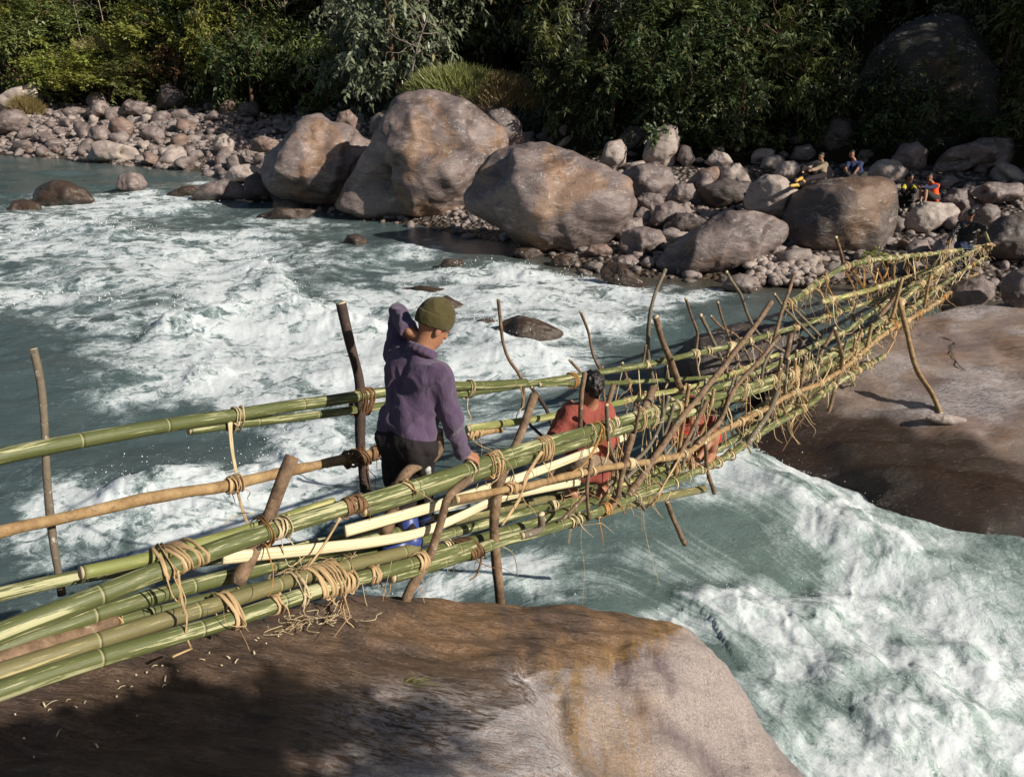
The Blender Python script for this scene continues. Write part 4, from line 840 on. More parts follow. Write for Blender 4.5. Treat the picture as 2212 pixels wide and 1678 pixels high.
# stakes: photo points, distance behind the near side at both ends, radius
ST = [([(631,985),(604,1050),(576,1118),(548,1178),(508,1258)], .10, .06, .034, 'bark'), ([(945,934),(943,982),(905,1005),(874,1024),(853,1060),(846,1100),(833,1153)], .10, .12, .034, 'bark'),
 ([(1014,1033),(985,1055),(966,1075),(954,1126),(935,1180),(917,1222),(892,1264),(874,1303)], -.05, -.05, .026, 'bark'), ([(1155,855),(1133,910),(1112,965),(1083,1018),(1070,1090),(1068,1192),(1084,1303)], .10, -.06, .030, 'bark'),
 ([(1263,803),(1256,850),(1254,925),(1250,960)], .08, .05, .019, 'bark'), ([(1326,833),(1315,872),(1302,915)], .10, .05, .022, 'bark'), ([(1344,785),(1358,828),(1381,885)], .92, .86, .018, 'bark'),
 ([(1436,583),(1416,628),(1403,678),(1400,773),(1413,823),(1424,860)], .95, .88, .021, 'bark_mossy'), ([(1416,684),(1430,730),(1448,772),(1477,852)], .80, .70, .034, 'bark'), ([(1480,645),(1496,690),(1510,728),(1501,750),(1508,800),(1516,838)], .93, .88, .017, 'bark'),
 ([(1513,680),(1530,712),(1543,743),(1561,780)], .93, .90, .024, 'bark_mossy'), ([(1536,683),(1560,708),(1591,725),(1604,748),(1624,786)], .95, .90, .016, 'bark'), ([(1551,653),(1560,690),(1574,728),(1584,760),(1597,800)], .95, .88, .017, 'bark'),
 ([(1568,588),(1582,612),(1600,635),(1619,688),(1646,728),(1694,760)], 1.0, .90, .022, 'bark_mossy'), ([(1668,653),(1628,708),(1583,766),(1540,820),(1496,875),(1462,920),(1431,963),(1392,1022),(1359,1068)], -.08, -.08, .027, 'bark'),
 ([(1716,593),(1706,622),(1693,655),(1682,695),(1668,742)], .4, .3, .024, 'bark'), ([(1684,727),(1655,758),(1633,786),(1600,822),(1578,853),(1558,905),(1508,955)], -.07, -.07, .022, 'bark'), ([(1709,720),(1703,755),(1692,800)], .10, .05, .032, 'bark'),
 ([(1803,710),(1811,742),(1819,780),(1806,833),(1788,890)], -.06, -.06, .026, 'bark'), ([(1801,716),(1778,755),(1762,785)], .10, .12, .026, 'bark'), ([(1673,635),(1697,668),(1721,694),(1766,740)], .93, .8, .022, 'bark_mossy'), ([(1708,658),(1732,684),(1758,713),(1778,735)], .9, .8, .026, 'bark_mossy'),
 ([(1680,845),(1660,895),(1640,925),(1616,965)], -.08, -.08, .032, 'bark_mossy'), ([(1411,836),(1403,858),(1390,886)], .10, .06, .036, 'bark'), ([(1364,938),(1357,965),(1350,993),(1340,1035),(1332,1075),(1315,1102)], -.06, -.06, .024, 'bark'), ([(1278,988),(1270,1030),(1267,1066),(1272,1122)], -.07, -.08, .015, 'bark'),
 ([(1263,1073),(1240,1098),(1213,1124)], -.08, -.08, .014, 'bark'), ([(1527,864),(1505,912),(1477,968),(1450,1018)], -.06, -.06, .021, 'bark'), ([(1523,955),(1526,985),(1528,1010),(1543,1066)], -.08, -.08, .021, 'bark'), ([(1441,1082),(1452,1115),(1478,1176)], .15, .15, .026, 'bark'),
 ([(70,753),(82,810),(95,866),(98,966),(107,1116),(116,1170),(125,1226),(135,1286)], .92, .80, .018, 'bark_mossy'), ([(737,658),(748,730),(762,785),(777,845),(780,982),(788,1054),(798,1128)], .94, .82, .033, 'bark_dark'), ([(1075,647),(1085,730),(1098,780),(1123,809),(1134,825),(1128,880)], .95, .86, .014, 'bark'),  # dark bark on the stake behind the man stands in for his shadow
 ([(1253,674),(1278,735),(1277,772),(1298,795),(1302,840),(1306,868)], .95, .86, .014, 'bark'), ([(1230,778),(1255,805)], .93, .9, .014, 'bark'), ([(1148,838),(1180,883),(1196,930)], .84, .70, .017, 'bark_dark'), ([(1136,908),(1158,930),(1178,947)], .6, .4, .012, 'bark_dark'),
 ([(1946,606),(1929,647),(1899,684)], .05, .2, .04, 'bark'), ([(1806,512),(1814,540),(1822,574)], 1.0, .95, .03, 'bark'), ([(1931,558),(1930,585),(1929,614)], .9, .85, .04, 'bark_tan'), ([(2054,517),(2046,545),(2034,568)], .4, .3, .02, 'bark_tan'), ([(1168,1108),(1169,1140),(1152,1149),(1128,1156)], -.07, -.07, .026, 'bark_mossy'),
 ([(1301,793),(1304,835),(1308,880)], .93, .86, .013, 'bark'), ([(1668,758),(1650,790),(1643,837)], .02, -.02, .018, 'bark_mossy'), ([(1834,818),(1845,832),(1857,851)], .2, .2, .02, 'bark_dark'), ([(1838,645),(1846,690),(1858,722)], .9, .8, .035, 'bark'), ([(1885,698),(1876,735),(1868,765)], -.05, -.05, .03, 'bark_tan'),
 ([(1385,800),(1392,770),(1396,745)], .9, .9, .012, 'bark'), ([(1625,745),(1650,765),(1668,790)], .6, .5, .018, 'bark'), ([(1560,905),(1548,930),(1540,965)], .1, .1, .018, 'bark'), ([(1330,950),(1345,985),(1352,1005)], .4, .4, .016, 'bark'), ([(1405,955),(1412,990),(1418,1010)], .5, .5, .02, 'bark'), ([(1200,1003),(1185,1040),(1178,1062)], .1, .1, .016, 'bark'),
 ([(2012,590),(2000,640),(1994,672)], -.04, -.04, .03, 'bark_tan'), ([(1950,600),(1935,655),(1925,690)], -.05, -.05, .03, 'bark_tan'), ([(1740,770),(1730,830),(1722,872)], -.05, -.05, .022, 'bark'), ([(1960,470+90),(1975,590),(1990,615)], .7, .6, .03, 'bark')]
rs = np.random.default_rng(88)
for k in range(38):
    x = rs.uniform(1320, 1850); yn = np.interp(x, [1330, 1475, 1630, 1771, 1850], [912, 872, 831, 780, 738]); yb = np.interp(x, [1330, 1503, 1671, 1850], [1088, 1018, 918, 803]); f = rs.random() < .4; ln = (yb-yn)*rs.uniform(.8, 1.5)
    if f: yn -= rs.uniform(20, 60); yb = yn+ln
    a_ = rs.uniform(-.55, .35)*ln; yt = yn-rs.uniform(8, 45)
    ST.append(([(x-a_*.3+8, yt), (x+rs.normal()*3, (yt+yb)/2), (x+a_, yb+rs.uniform(-25, 12))], .85 if f else -.06, .7 if f else .0, rs.uniform(.011, .019), ['bark', 'bark_mossy', 'bark_tan'][rs.integers(3)]))
for i, (p_, o0, o1, r, m) in enumerate(ST):
    pole('S%d' % i, p_, [o0, o1], r, m, 'stake', r2=r*1.08)
# the prop that stands on the sloping slab
pA = ptp(1941, 645, -.03); r_ = ray(2031, 893); d_ = np.linspace(6, 18, 1500); q_ = CAM+d_[:, None]*r_; h_ = slz(q_[:, 0], q_[:, 1]); q2_ = q_.copy(); q2_[:, 2] = h_; foot = q_[np.argmax(q_[:, 2] < h_+sl_noise(q2_))]
PR = [pA + (foot-pA)*t for t in (0, .3, .6, .85, 1)]
for k, (x, y) in ((1, (1959,717)), (2, (1979,795)), (3, (2014,852))):
    d = (PR[k]-CAM)@FWD; PR[k] = pt(x, y, d)
C = spline(PR, .06); a = Acc(); a.tube(C, np.linspace(.042, .034, len(C))*(1+.08*fbm(np.stack([np.arange(len(C))*.4, 0*np.arange(len(C)), 0*np.arange(len(C))], 1), 2)), 10)
a.build('prop', [M['bark_tan'], M['cut']], bridge)
# ---- lashings
LN = [0]
def near_on(key, px, py):
    C, R = POLE[key]; x, y, d = project(C); i = int(np.argmin((x-px)**2+(y-py)**2)); return i
def lashing(key, px, py, coils=3, w=.012, grow=1.12, mat='lash', tails=1, tl=.14, tilt=.25, extra=None):
    C, R = POLE[key]; i = near_on(key, px, py); i = min(max(i, 2), len(C)-3); T = C[i+1]-C[i-1]; T /= np.linalg.norm(T)
    u = np.array([0, 0, 1.]); u -= (u@T)*T; u /= np.linalg.norm(u); v = np.cross(T, u); r = R[i]*grow + .003; rs = np.random.default_rng(LN[0]+50); LN[0] += 1
    w = w*.82; a = Acc(); n = 15*coils+1; th = np.linspace(0, 2*math.pi*coils, n); ctr = C[i].copy(); rx, ry = r, r
    if extra is not None:                      # loop goes round a second pole as well
        j = near_on(extra, px, py); dv = POLE[extra][0][j]-ctr; dv -= (dv@T)*T; ln = np.linalg.norm(dv)
        if .02 < ln < .25:
            u = dv/ln; v = np.cross(T, u); ctr = ctr+dv/2; rx = r+ln/2; ry = r*1.05
    off = (np.linspace(-.5, .5, n)*w*1.5*coils + fbm(np.stack([th*.6, 0*th+LN[0], 0*th], 1), 2)*.012)
    tl_ = tilt*rs.uniform(-1, 1)
    L = ctr + (np.cos(th)*rx)[:, None]*u + (np.sin(th)*ry)[:, None]*v + (off+tl_*r*np.sin(th+rs.uniform(0, 6)))[:, None]*T
    L += fbm(np.stack([th*2, 0*th+LN[0]*3, 0*th+1], 1), 2)[:, None]*.0025*np.ones(3)
    a.tube(L, w*.62*(1+.35*fbm(np.stack([th*.9, 0*th+LN[0]*5, 0*th], 1), 2)), 6, .32)
    for k in range(tails):
        p0 = L[rs.integers(n//3, n)]; dirv = rs.normal(size=3)*.5+np.array([0, -.25, -.75]); q = [p0]
        for s_ in range(4):
            dirv = dirv + rs.normal(size=3)*.45+np.array([0, 0, -.25]); dirv /= np.linalg.norm(dirv); q.append(q[-1]+dirv*tl*rs.uniform(.5, 1.2)/4*1.6)
        cc = spline(q, .02); a.tube(cc, np.linspace(w*.42, w*.12, len(cc)), 5, .5)
    if rs.random() < .6:                       # knot
        kp = L[rs.integers(0, n)]; th2 = np.linspace(0, 6.28*1.6, 18); kn = kp + np.stack([np.cos(th2), np.sin(th2), .6*np.sin(2*th2)], 1)*w*1.0; a.tube(kn, w*.4, 5, .7)
    return a.build('lashing', [M[mat], M[mat]], bridge)
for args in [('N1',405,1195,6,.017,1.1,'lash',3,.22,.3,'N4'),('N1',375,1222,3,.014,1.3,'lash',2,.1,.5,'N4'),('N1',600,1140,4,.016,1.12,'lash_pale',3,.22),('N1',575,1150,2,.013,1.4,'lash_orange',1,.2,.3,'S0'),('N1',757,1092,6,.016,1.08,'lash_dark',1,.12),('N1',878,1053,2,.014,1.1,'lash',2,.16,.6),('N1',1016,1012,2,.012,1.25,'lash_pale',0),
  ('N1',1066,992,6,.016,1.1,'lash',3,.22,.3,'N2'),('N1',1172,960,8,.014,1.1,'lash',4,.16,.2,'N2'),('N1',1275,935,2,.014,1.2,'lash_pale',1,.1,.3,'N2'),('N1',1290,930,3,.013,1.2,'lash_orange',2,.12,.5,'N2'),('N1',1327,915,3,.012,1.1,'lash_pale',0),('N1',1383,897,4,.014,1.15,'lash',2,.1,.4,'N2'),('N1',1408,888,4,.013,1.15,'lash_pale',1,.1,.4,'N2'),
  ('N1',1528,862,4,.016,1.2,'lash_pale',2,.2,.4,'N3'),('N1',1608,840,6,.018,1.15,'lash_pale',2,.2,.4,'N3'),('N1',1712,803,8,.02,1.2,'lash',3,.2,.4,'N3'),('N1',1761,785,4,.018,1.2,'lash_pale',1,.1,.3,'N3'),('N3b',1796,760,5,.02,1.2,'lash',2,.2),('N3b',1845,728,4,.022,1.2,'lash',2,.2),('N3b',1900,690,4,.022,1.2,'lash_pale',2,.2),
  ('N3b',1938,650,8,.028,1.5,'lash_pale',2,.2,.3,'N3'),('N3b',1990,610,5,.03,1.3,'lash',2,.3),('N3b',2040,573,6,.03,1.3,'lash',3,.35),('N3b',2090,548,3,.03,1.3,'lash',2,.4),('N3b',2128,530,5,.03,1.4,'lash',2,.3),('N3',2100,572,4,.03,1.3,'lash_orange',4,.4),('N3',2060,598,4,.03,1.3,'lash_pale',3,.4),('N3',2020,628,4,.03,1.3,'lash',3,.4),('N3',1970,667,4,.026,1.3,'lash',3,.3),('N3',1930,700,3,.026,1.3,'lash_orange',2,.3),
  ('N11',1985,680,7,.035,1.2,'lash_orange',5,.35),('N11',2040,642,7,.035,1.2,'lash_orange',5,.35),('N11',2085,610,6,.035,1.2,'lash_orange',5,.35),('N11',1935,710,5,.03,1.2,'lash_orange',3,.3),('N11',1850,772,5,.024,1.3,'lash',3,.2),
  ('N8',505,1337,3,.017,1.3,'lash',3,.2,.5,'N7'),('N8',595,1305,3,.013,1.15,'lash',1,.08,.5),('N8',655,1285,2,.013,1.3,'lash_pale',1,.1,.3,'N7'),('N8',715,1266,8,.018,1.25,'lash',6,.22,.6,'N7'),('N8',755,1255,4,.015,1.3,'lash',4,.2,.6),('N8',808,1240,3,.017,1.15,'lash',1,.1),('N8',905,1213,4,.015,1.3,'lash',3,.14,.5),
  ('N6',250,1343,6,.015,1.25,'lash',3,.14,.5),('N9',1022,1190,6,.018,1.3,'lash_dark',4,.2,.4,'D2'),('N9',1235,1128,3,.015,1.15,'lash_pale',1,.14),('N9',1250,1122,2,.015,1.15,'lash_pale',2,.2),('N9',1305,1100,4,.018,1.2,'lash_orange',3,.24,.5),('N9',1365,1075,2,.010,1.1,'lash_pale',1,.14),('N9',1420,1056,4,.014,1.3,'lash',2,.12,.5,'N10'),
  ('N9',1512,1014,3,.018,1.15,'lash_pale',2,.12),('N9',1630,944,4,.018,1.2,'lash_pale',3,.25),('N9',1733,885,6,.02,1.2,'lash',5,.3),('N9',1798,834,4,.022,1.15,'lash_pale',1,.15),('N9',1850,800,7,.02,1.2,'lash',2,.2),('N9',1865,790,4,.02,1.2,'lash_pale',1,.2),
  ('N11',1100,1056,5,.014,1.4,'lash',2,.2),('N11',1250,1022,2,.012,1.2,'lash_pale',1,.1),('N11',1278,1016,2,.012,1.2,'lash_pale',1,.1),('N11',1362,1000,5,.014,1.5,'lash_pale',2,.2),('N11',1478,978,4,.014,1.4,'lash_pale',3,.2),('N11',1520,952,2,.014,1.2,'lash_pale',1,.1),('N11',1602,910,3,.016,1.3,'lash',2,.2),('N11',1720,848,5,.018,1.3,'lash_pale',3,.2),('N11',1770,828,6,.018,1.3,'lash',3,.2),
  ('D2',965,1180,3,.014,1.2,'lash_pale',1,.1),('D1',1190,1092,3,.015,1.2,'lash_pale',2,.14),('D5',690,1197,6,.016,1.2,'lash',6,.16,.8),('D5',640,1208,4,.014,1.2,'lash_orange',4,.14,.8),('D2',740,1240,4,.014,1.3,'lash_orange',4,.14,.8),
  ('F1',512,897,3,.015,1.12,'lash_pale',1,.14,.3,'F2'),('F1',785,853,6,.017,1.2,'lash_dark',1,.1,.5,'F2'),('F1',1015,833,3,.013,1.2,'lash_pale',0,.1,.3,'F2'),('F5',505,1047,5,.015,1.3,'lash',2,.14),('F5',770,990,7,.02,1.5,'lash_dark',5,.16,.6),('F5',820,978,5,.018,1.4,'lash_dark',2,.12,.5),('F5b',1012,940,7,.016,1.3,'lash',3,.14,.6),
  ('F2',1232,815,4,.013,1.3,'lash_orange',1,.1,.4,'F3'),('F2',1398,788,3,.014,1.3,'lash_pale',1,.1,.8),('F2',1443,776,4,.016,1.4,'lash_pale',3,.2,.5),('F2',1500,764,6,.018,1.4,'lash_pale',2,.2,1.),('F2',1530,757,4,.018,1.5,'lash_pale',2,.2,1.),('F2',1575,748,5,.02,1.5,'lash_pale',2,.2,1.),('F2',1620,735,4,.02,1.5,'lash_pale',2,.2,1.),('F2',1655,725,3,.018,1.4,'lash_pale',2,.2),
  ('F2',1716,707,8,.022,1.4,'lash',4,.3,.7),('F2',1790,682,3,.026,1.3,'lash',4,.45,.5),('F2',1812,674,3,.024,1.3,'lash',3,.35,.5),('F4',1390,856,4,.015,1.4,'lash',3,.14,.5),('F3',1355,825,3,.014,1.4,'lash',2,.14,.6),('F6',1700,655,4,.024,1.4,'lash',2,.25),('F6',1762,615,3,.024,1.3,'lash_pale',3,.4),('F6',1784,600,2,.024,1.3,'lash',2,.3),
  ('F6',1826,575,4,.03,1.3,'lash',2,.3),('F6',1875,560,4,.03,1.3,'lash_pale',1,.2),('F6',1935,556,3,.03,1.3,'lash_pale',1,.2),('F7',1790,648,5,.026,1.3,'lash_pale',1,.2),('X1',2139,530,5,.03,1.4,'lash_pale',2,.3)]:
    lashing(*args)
# ---- strands hanging or slung between poles
def strand(pts, o, w=.012, mat='lash', n=2):
    a = Acc(); rs = np.random.default_rng(int(pts[0][0])); os_ = list(np.interp(np.linspace(0, 1, len(pts)), np.linspace(0, 1, len(np.atleast_1d(o))), np.atleast_1d(o)))
    for k in range(n):
        P = [ptp(x+rs.normal()*1.2*(k > 0)*2, y+rs.normal()*(k > 0), q) for (x, y), q in zip(pts, os_)]; C = spline(P, .03)
        a.tube(C, w*.5*np.linspace(1, .75, len(C)), 5, .55)
    return a.build('cane_strand', [M[mat], M[mat]], bridge)
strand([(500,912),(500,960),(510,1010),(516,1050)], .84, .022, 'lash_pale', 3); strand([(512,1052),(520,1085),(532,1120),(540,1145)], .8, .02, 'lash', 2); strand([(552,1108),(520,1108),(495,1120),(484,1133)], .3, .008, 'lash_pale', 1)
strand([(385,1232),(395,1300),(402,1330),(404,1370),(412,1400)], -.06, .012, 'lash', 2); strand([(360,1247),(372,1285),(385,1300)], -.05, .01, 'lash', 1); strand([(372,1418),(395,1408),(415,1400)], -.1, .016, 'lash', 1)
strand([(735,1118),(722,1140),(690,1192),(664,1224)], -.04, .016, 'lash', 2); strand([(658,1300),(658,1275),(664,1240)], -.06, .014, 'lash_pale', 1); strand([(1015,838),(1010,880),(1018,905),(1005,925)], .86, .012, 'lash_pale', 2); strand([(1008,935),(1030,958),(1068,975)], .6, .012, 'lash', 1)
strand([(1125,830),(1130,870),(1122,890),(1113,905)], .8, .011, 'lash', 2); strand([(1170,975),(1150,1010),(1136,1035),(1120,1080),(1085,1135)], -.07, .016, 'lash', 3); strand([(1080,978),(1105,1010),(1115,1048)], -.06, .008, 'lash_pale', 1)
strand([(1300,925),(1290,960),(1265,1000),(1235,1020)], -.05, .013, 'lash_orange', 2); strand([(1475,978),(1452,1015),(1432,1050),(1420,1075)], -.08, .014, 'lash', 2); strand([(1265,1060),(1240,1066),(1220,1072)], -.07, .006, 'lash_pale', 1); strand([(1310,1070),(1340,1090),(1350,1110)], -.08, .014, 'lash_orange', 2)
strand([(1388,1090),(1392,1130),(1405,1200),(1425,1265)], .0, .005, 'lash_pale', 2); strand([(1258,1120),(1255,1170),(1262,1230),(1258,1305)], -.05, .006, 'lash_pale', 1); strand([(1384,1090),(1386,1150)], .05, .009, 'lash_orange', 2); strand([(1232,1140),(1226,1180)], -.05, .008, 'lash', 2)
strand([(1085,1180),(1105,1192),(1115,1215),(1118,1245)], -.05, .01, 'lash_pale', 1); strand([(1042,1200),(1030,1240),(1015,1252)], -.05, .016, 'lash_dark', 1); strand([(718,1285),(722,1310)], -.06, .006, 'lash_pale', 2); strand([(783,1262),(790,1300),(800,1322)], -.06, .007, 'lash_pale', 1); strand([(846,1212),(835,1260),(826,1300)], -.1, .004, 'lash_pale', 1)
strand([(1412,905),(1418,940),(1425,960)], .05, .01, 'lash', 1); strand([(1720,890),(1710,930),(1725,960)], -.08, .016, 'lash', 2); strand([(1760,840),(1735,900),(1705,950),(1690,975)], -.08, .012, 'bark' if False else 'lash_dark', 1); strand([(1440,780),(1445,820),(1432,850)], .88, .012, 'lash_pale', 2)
for x0, y0, x1, y1 in [(1866,572,1868,620),(1876,575,1895,618),(1882,562,1910,612),(1902,562,1922,608),(1838,572,1878,648),(1830,590,1850,640),(1952,560,1962,600),(1895,570,1890,612),(1920,560,1912,600),(1975,565,1985,600),(1998,560,2000,592),(1768,618,1790,680),(1780,605,1812,670),(1888,655,1896,675),(1845,650,1838,668)]:
    strand([(x0, y0), ((x0+x1)/2+2, (y0+y1)/2), (x1, y1)], [.94, .84], .03, 'lash' if x0 % 2 else 'lash_orange', 2)
for k in range(34):
    x = rs.uniform(1290, 2080); ya = np.interp(x, [1290, 1475, 1630, 1771, 1849, 2000, 2100], [925, 872, 831, 780, 745, 640, 570]); dz = np.interp(x, [1290, 2100], [150, 34]); y0 = ya+rs.uniform(-.2, .6)*dz; x1 = x+rs.normal()*dz*.25; y1 = y0+dz*rs.uniform(.3, .75)
    strand([(x, y0), ((x+x1)/2+rs.normal()*dz*.1, (y0+y1)/2), (x1, y1)], [rs.uniform(-.06, .3), rs.uniform(-.06, .3)], rs.uniform(.006, .013)*np.interp(x, [1290, 2100], [1, 2.2]), ['lash', 'lash_pale', 'lash_orange'][k % 3], 1)
ties = [Acc(), Acc()]
for k in range(520):
    key = ['N3', 'N3b', 'N11', 'N9', 'I1', 'I2', 'F6', 'F7', 'F2', 'F4', 'N1', 'D2', 'D3', 'N3', 'N3b', 'N11', 'F6', 'F7'][rs.integers(18)]
    C, R = POLE[key]; xx = project(C)[0]; ok = np.where((xx > 1290))[0]
    if len(ok) < 8: continue
    i = int(ok[int((len(ok)-4)*rs.random()**(.7 if key in ('N3', 'N3b', 'N11', 'F2') else 1))+1]); i = min(max(i, 2), len(C)-3)
    T = N_0(C[i+1]-C[i-1]); u = np.array([0, 0, 1.]); u = N_0(u-(u@T)*T); v = np.cross(T, u); far = np.interp(xx[i], [1290, 2100], [1, 2.4]); w = .0085*far*rs.uniform(.6, 1.3); r = R[i]*.9+.003; A = ties[int(rs.random() < .42)]
    co = rs.integers(1, 4); n = 12*co+1; th = np.linspace(0, 6.283*co, n); sk = rs.normal()*.35
    grow = 1+.9*rs.random()**3
    L = C[i]+(np.cos(th)*r*grow)[:, None]*u+(np.sin(th)*r*grow)[:, None]*v+(np.linspace(-.5, .5, n)*w*2.2*co+sk*r*np.sin(th))[:, None]*T - np.array([0, 0, r*(grow-1)*.8])
    A.tube(L, w*.6, 5, .35)
    for e in range(rs.integers(0, 4)):
        q = [L[rs.integers(n)]]; dv = N_0(rs.normal(size=3)*.7+np.array([0, -.2, -.5]))
        for e2 in range(3): dv = N_0(dv+rs.normal(size=3)*.5+np.array([0, 0, -.2])); q.append(q[-1]+dv*.05*far*rs.uniform(.5, 1.5))
        cc = spline(q, .03); A.tube(cc, np.linspace(w*.5, w*.12, len(cc)), 4, .4)
for k in range(230):        # ties slung from pole to pole
    x = rs.uniform(1300, 2100); P_ = []
    keys = ['N3', 'N3b', 'N11', 'N9', 'I1', 'I2', 'F6', 'F7', 'F2', 'F4', 'N1', 'D2', 'D3']; rs.shuffle(keys)
    for key in keys:
        C, R = POLE[key]; xx, yy, _ = project(C); j = int(np.argmin(abs(xx-x)))
        if abs(xx[j]-x) < 12: P_.append(C[j]+rs.normal(size=3)*.015); x += rs.normal()*14
        if len(P_) == 2: break
    if len(P_) < 2 or np.linalg.norm(P_[0]-P_[1]) > 1.5: continue
    far = np.interp(x, [1290, 2100], [1, 2.2]); cc = spline([P_[0], (P_[0]+P_[1])/2+rs.normal(size=3)*.03-np.array([0, 0, .03]), P_[1]], .06); ties[int(rs.random() < .4)].tube(cc, .005*far*rs.uniform(.6, 1.4), 5, .5)
for A, m_ in zip(ties, ('lash_straw', 'lash')):
    o = A.build('cane_ties', [M[m_], M[m_]], bridge); o['kind'] = 'stuff'
# plant fibre litter caught on the deck
a = Acc(); rs = np.random.default_rng(21)
for k in range(260):
    x = rs.choice([690, 655, 730, 760, 1240, 1290, 1330, 620])+rs.normal()*28; P0 = ptp(x, np.interp(x, [600, 760, 1240, 1340], [1232, 1205, 1085, 1050])+rs.normal()*8, rs.uniform(.05, .5))
    q = [P0]; dv = rs.normal(size=3)*np.array([1, 1, .35])
    for _ in range(4): dv = dv/np.linalg.norm(dv)+rs.normal(size=3)*.5*np.array([1, 1, .4]); q.append(q[-1]+dv*.022)
    cc = spline(q, .02); a.tube(cc, .0025, 4, .6, cap=False)
o = a.build('fibre_litter', [M['lash']], bridge); o['kind'] = 'stuff'
# ================================================================== people: smooth-union limbs turned into one skin (surface nets)
def surfnet(Fg, org, h):
    S = Fg < 0; nx, ny, nz = Fg.shape
    acc = np.zeros((nx-1, ny-1, nz-1, 3), np.float32); cnt = np.zeros((nx-1, ny-1, nz-1), np.float32)
    def sl(a, o): return a[o[0]:o[0]+nx-1, o[1]:o[1]+ny-1, o[2]:o[2]+nz-1]
    for ax in range(3):
        e = [0, 0, 0]; e[ax] = 1; oth = [i for i in range(3) if i != ax]
        for u in (0, 1):
            for v in (0, 1):
                o = [0, 0, 0]; o[oth[0]] = u; o[oth[1]] = v; o2 = [o[i]+e[i] for i in range(3)]
                A, B_ = sl(Fg, o), sl(Fg, o2); m = (A < 0) != (B_ < 0); t = np.where(m, A/(A-B_+1e-12), 0)
                for i in range(3): acc[..., i] += np.where(m, o[i]+(t if i == ax else 0), 0)
                cnt += m
    act = cnt > 0; idx = -np.ones(act.shape, np.int64); idx[act] = np.arange(act.sum())
    ijk = np.argwhere(act); V = (ijk+acc[act]/cnt[act][:, None])*h+org
    Q = []
    for ax in range(3):
        o1, o2 = [i for i in range(3) if i != ax]
        A = S; Bn = np.roll(S, -1, ax); sl_ = [slice(1, -1)]*3; m = np.zeros_like(S); 
        m[tuple(sl_)] = (A != Bn)[tuple(sl_)]
        P = np.argwhere(m); 
        if len(P) == 0: continue
        d1 = np.zeros(3, int); d1[o1] = 1; d2 = np.zeros(3, int); d2[o2] = 1
        q = np.stack([idx[tuple((P-d1-d2).T)], idx[tuple((P-d2).T)], idx[tuple(P.T)], idx[tuple((P-d1).T)]], 1)
        flip = S[tuple(P.T)] ^ (ax == 1)
        q = np.where(flip[:, None], q, q[:, ::-1]); Q.append(q[(q >= 0).all(1)])
    return V, np.concatenate(Q)
def N_(v): v = np.asarray(v, float); return v/(np.linalg.norm(v)+1e-9)
def skinmesh(prims, h, name, mat, parent, noise=None, k0=.03, cut=(), sub=()):
    """prims: ('c',a,b,ra,rb[,k,flat]) tapered limb, ('e',centre,axes 3x3,radii[,k]) ellipsoid"""
    lo = np.full(3, 1e9); hi = -lo; L = []
    for p in prims:
        if p[0] == 'c':
            a, b = np.asarray(p[1], float), np.asarray(p[2], float); r = max(p[3], p[4]); l_, h_ = np.minimum(a, b)-r, np.maximum(a, b)+r
        else: c = np.asarray(p[1], float); r = max(p[3]); l_, h_ = c-r, c+r
        lo = np.minimum(lo, l_); hi = np.maximum(hi, h_); L.append((p, l_, h_))
    pad = .05; lo = lo-pad; n = np.ceil((hi+pad-lo)/h).astype(int)+1; G = np.full(tuple(n), .5, np.float32)
    ax = [lo[i]+np.arange(n[i])*h for i in range(3)]
    for p, l_, h_ in L:
        k = p[5] if p[0] == 'c' and len(p) > 5 else (p[4] if p[0] == 'e' and len(p) > 4 else k0); m = k+.03
        i0 = np.maximum(np.floor((l_-m-lo)/h).astype(int), 0); i1 = np.minimum(np.ceil((h_+m-lo)/h).astype(int)+1, n)
        s_ = tuple(slice(i0[i], i1[i]) for i in range(3)); X, Y, Z = np.meshgrid(*[ax[i][s_[i]] for i in range(3)], indexing='ij'); P = np.stack([X, Y, Z], -1)
        if p[0] == 'c':
            a, b = np.asarray(p[1], float), np.asarray(p[2], float); ba = b-a; t_ = ((P-a)@ba)/(ba@ba+1e-12); t = np.clip(t_, 0, 1)
            d = np.linalg.norm(P-a-t[..., None]*ba, axis=-1)-(p[3]+(p[4]-p[3])*t); ln = math.sqrt(ba@ba)
            fl = p[6] if len(p) > 6 else ''
            if 'b' in fl: d = np.maximum(d, (t_-1)*ln)
            if 'a' in fl: d = np.maximum(d, -t_*ln)
        else:
            q = (P-np.asarray(p[1]))@np.asarray(p[2]).T/np.asarray(p[3]); ln = np.linalg.norm(q, axis=-1); d = (ln-1)*ln/(np.linalg.norm(q/np.asarray(p[3]), axis=-1)+1e-6)
        g = G[s_]; hh = np.clip(.5+.5*(g-d)/k, 0, 1); G[s_] = g*(1-hh)+d*hh-k*hh*(1-hh)
    if noise is not None:
        m = np.abs(G) < .05; P = np.argwhere(m)*h+lo; G[m] += noise(P)
    for c, nrm in cut:
        X, Y, Z = np.meshgrid(*ax, indexing='ij'); G = np.maximum(G, (np.stack([X, Y, Z], -1)-np.asarray(c))@N_(nrm))
    for a, b, r in sub:
        X, Y, Z = np.meshgrid(*ax, indexing='ij'); P = np.stack([X, Y, Z], -1); ba = np.asarray(b)-a; t = np.clip(((P-a)@ba)/(ba@ba), 0, 1); G = np.maximum(G, r-np.linalg.norm(P-a-t[..., None]*ba, axis=-1))
    G[0] = G[-1] = .5; G[:, 0] = G[:, -1] = .5; G[:, :, 0] = G[:, :, -1] = .5
    V, Q = surfnet(G.astype(np.float32), lo, h)
    o = link_mesh(name, V, Q, M[mat], parent); return o
def frame(f, u):
    f = N_(f); u = np.asarray(u, float); u = N_(u-(u@f)*f); r = np.cross(f, u); return f, u, r
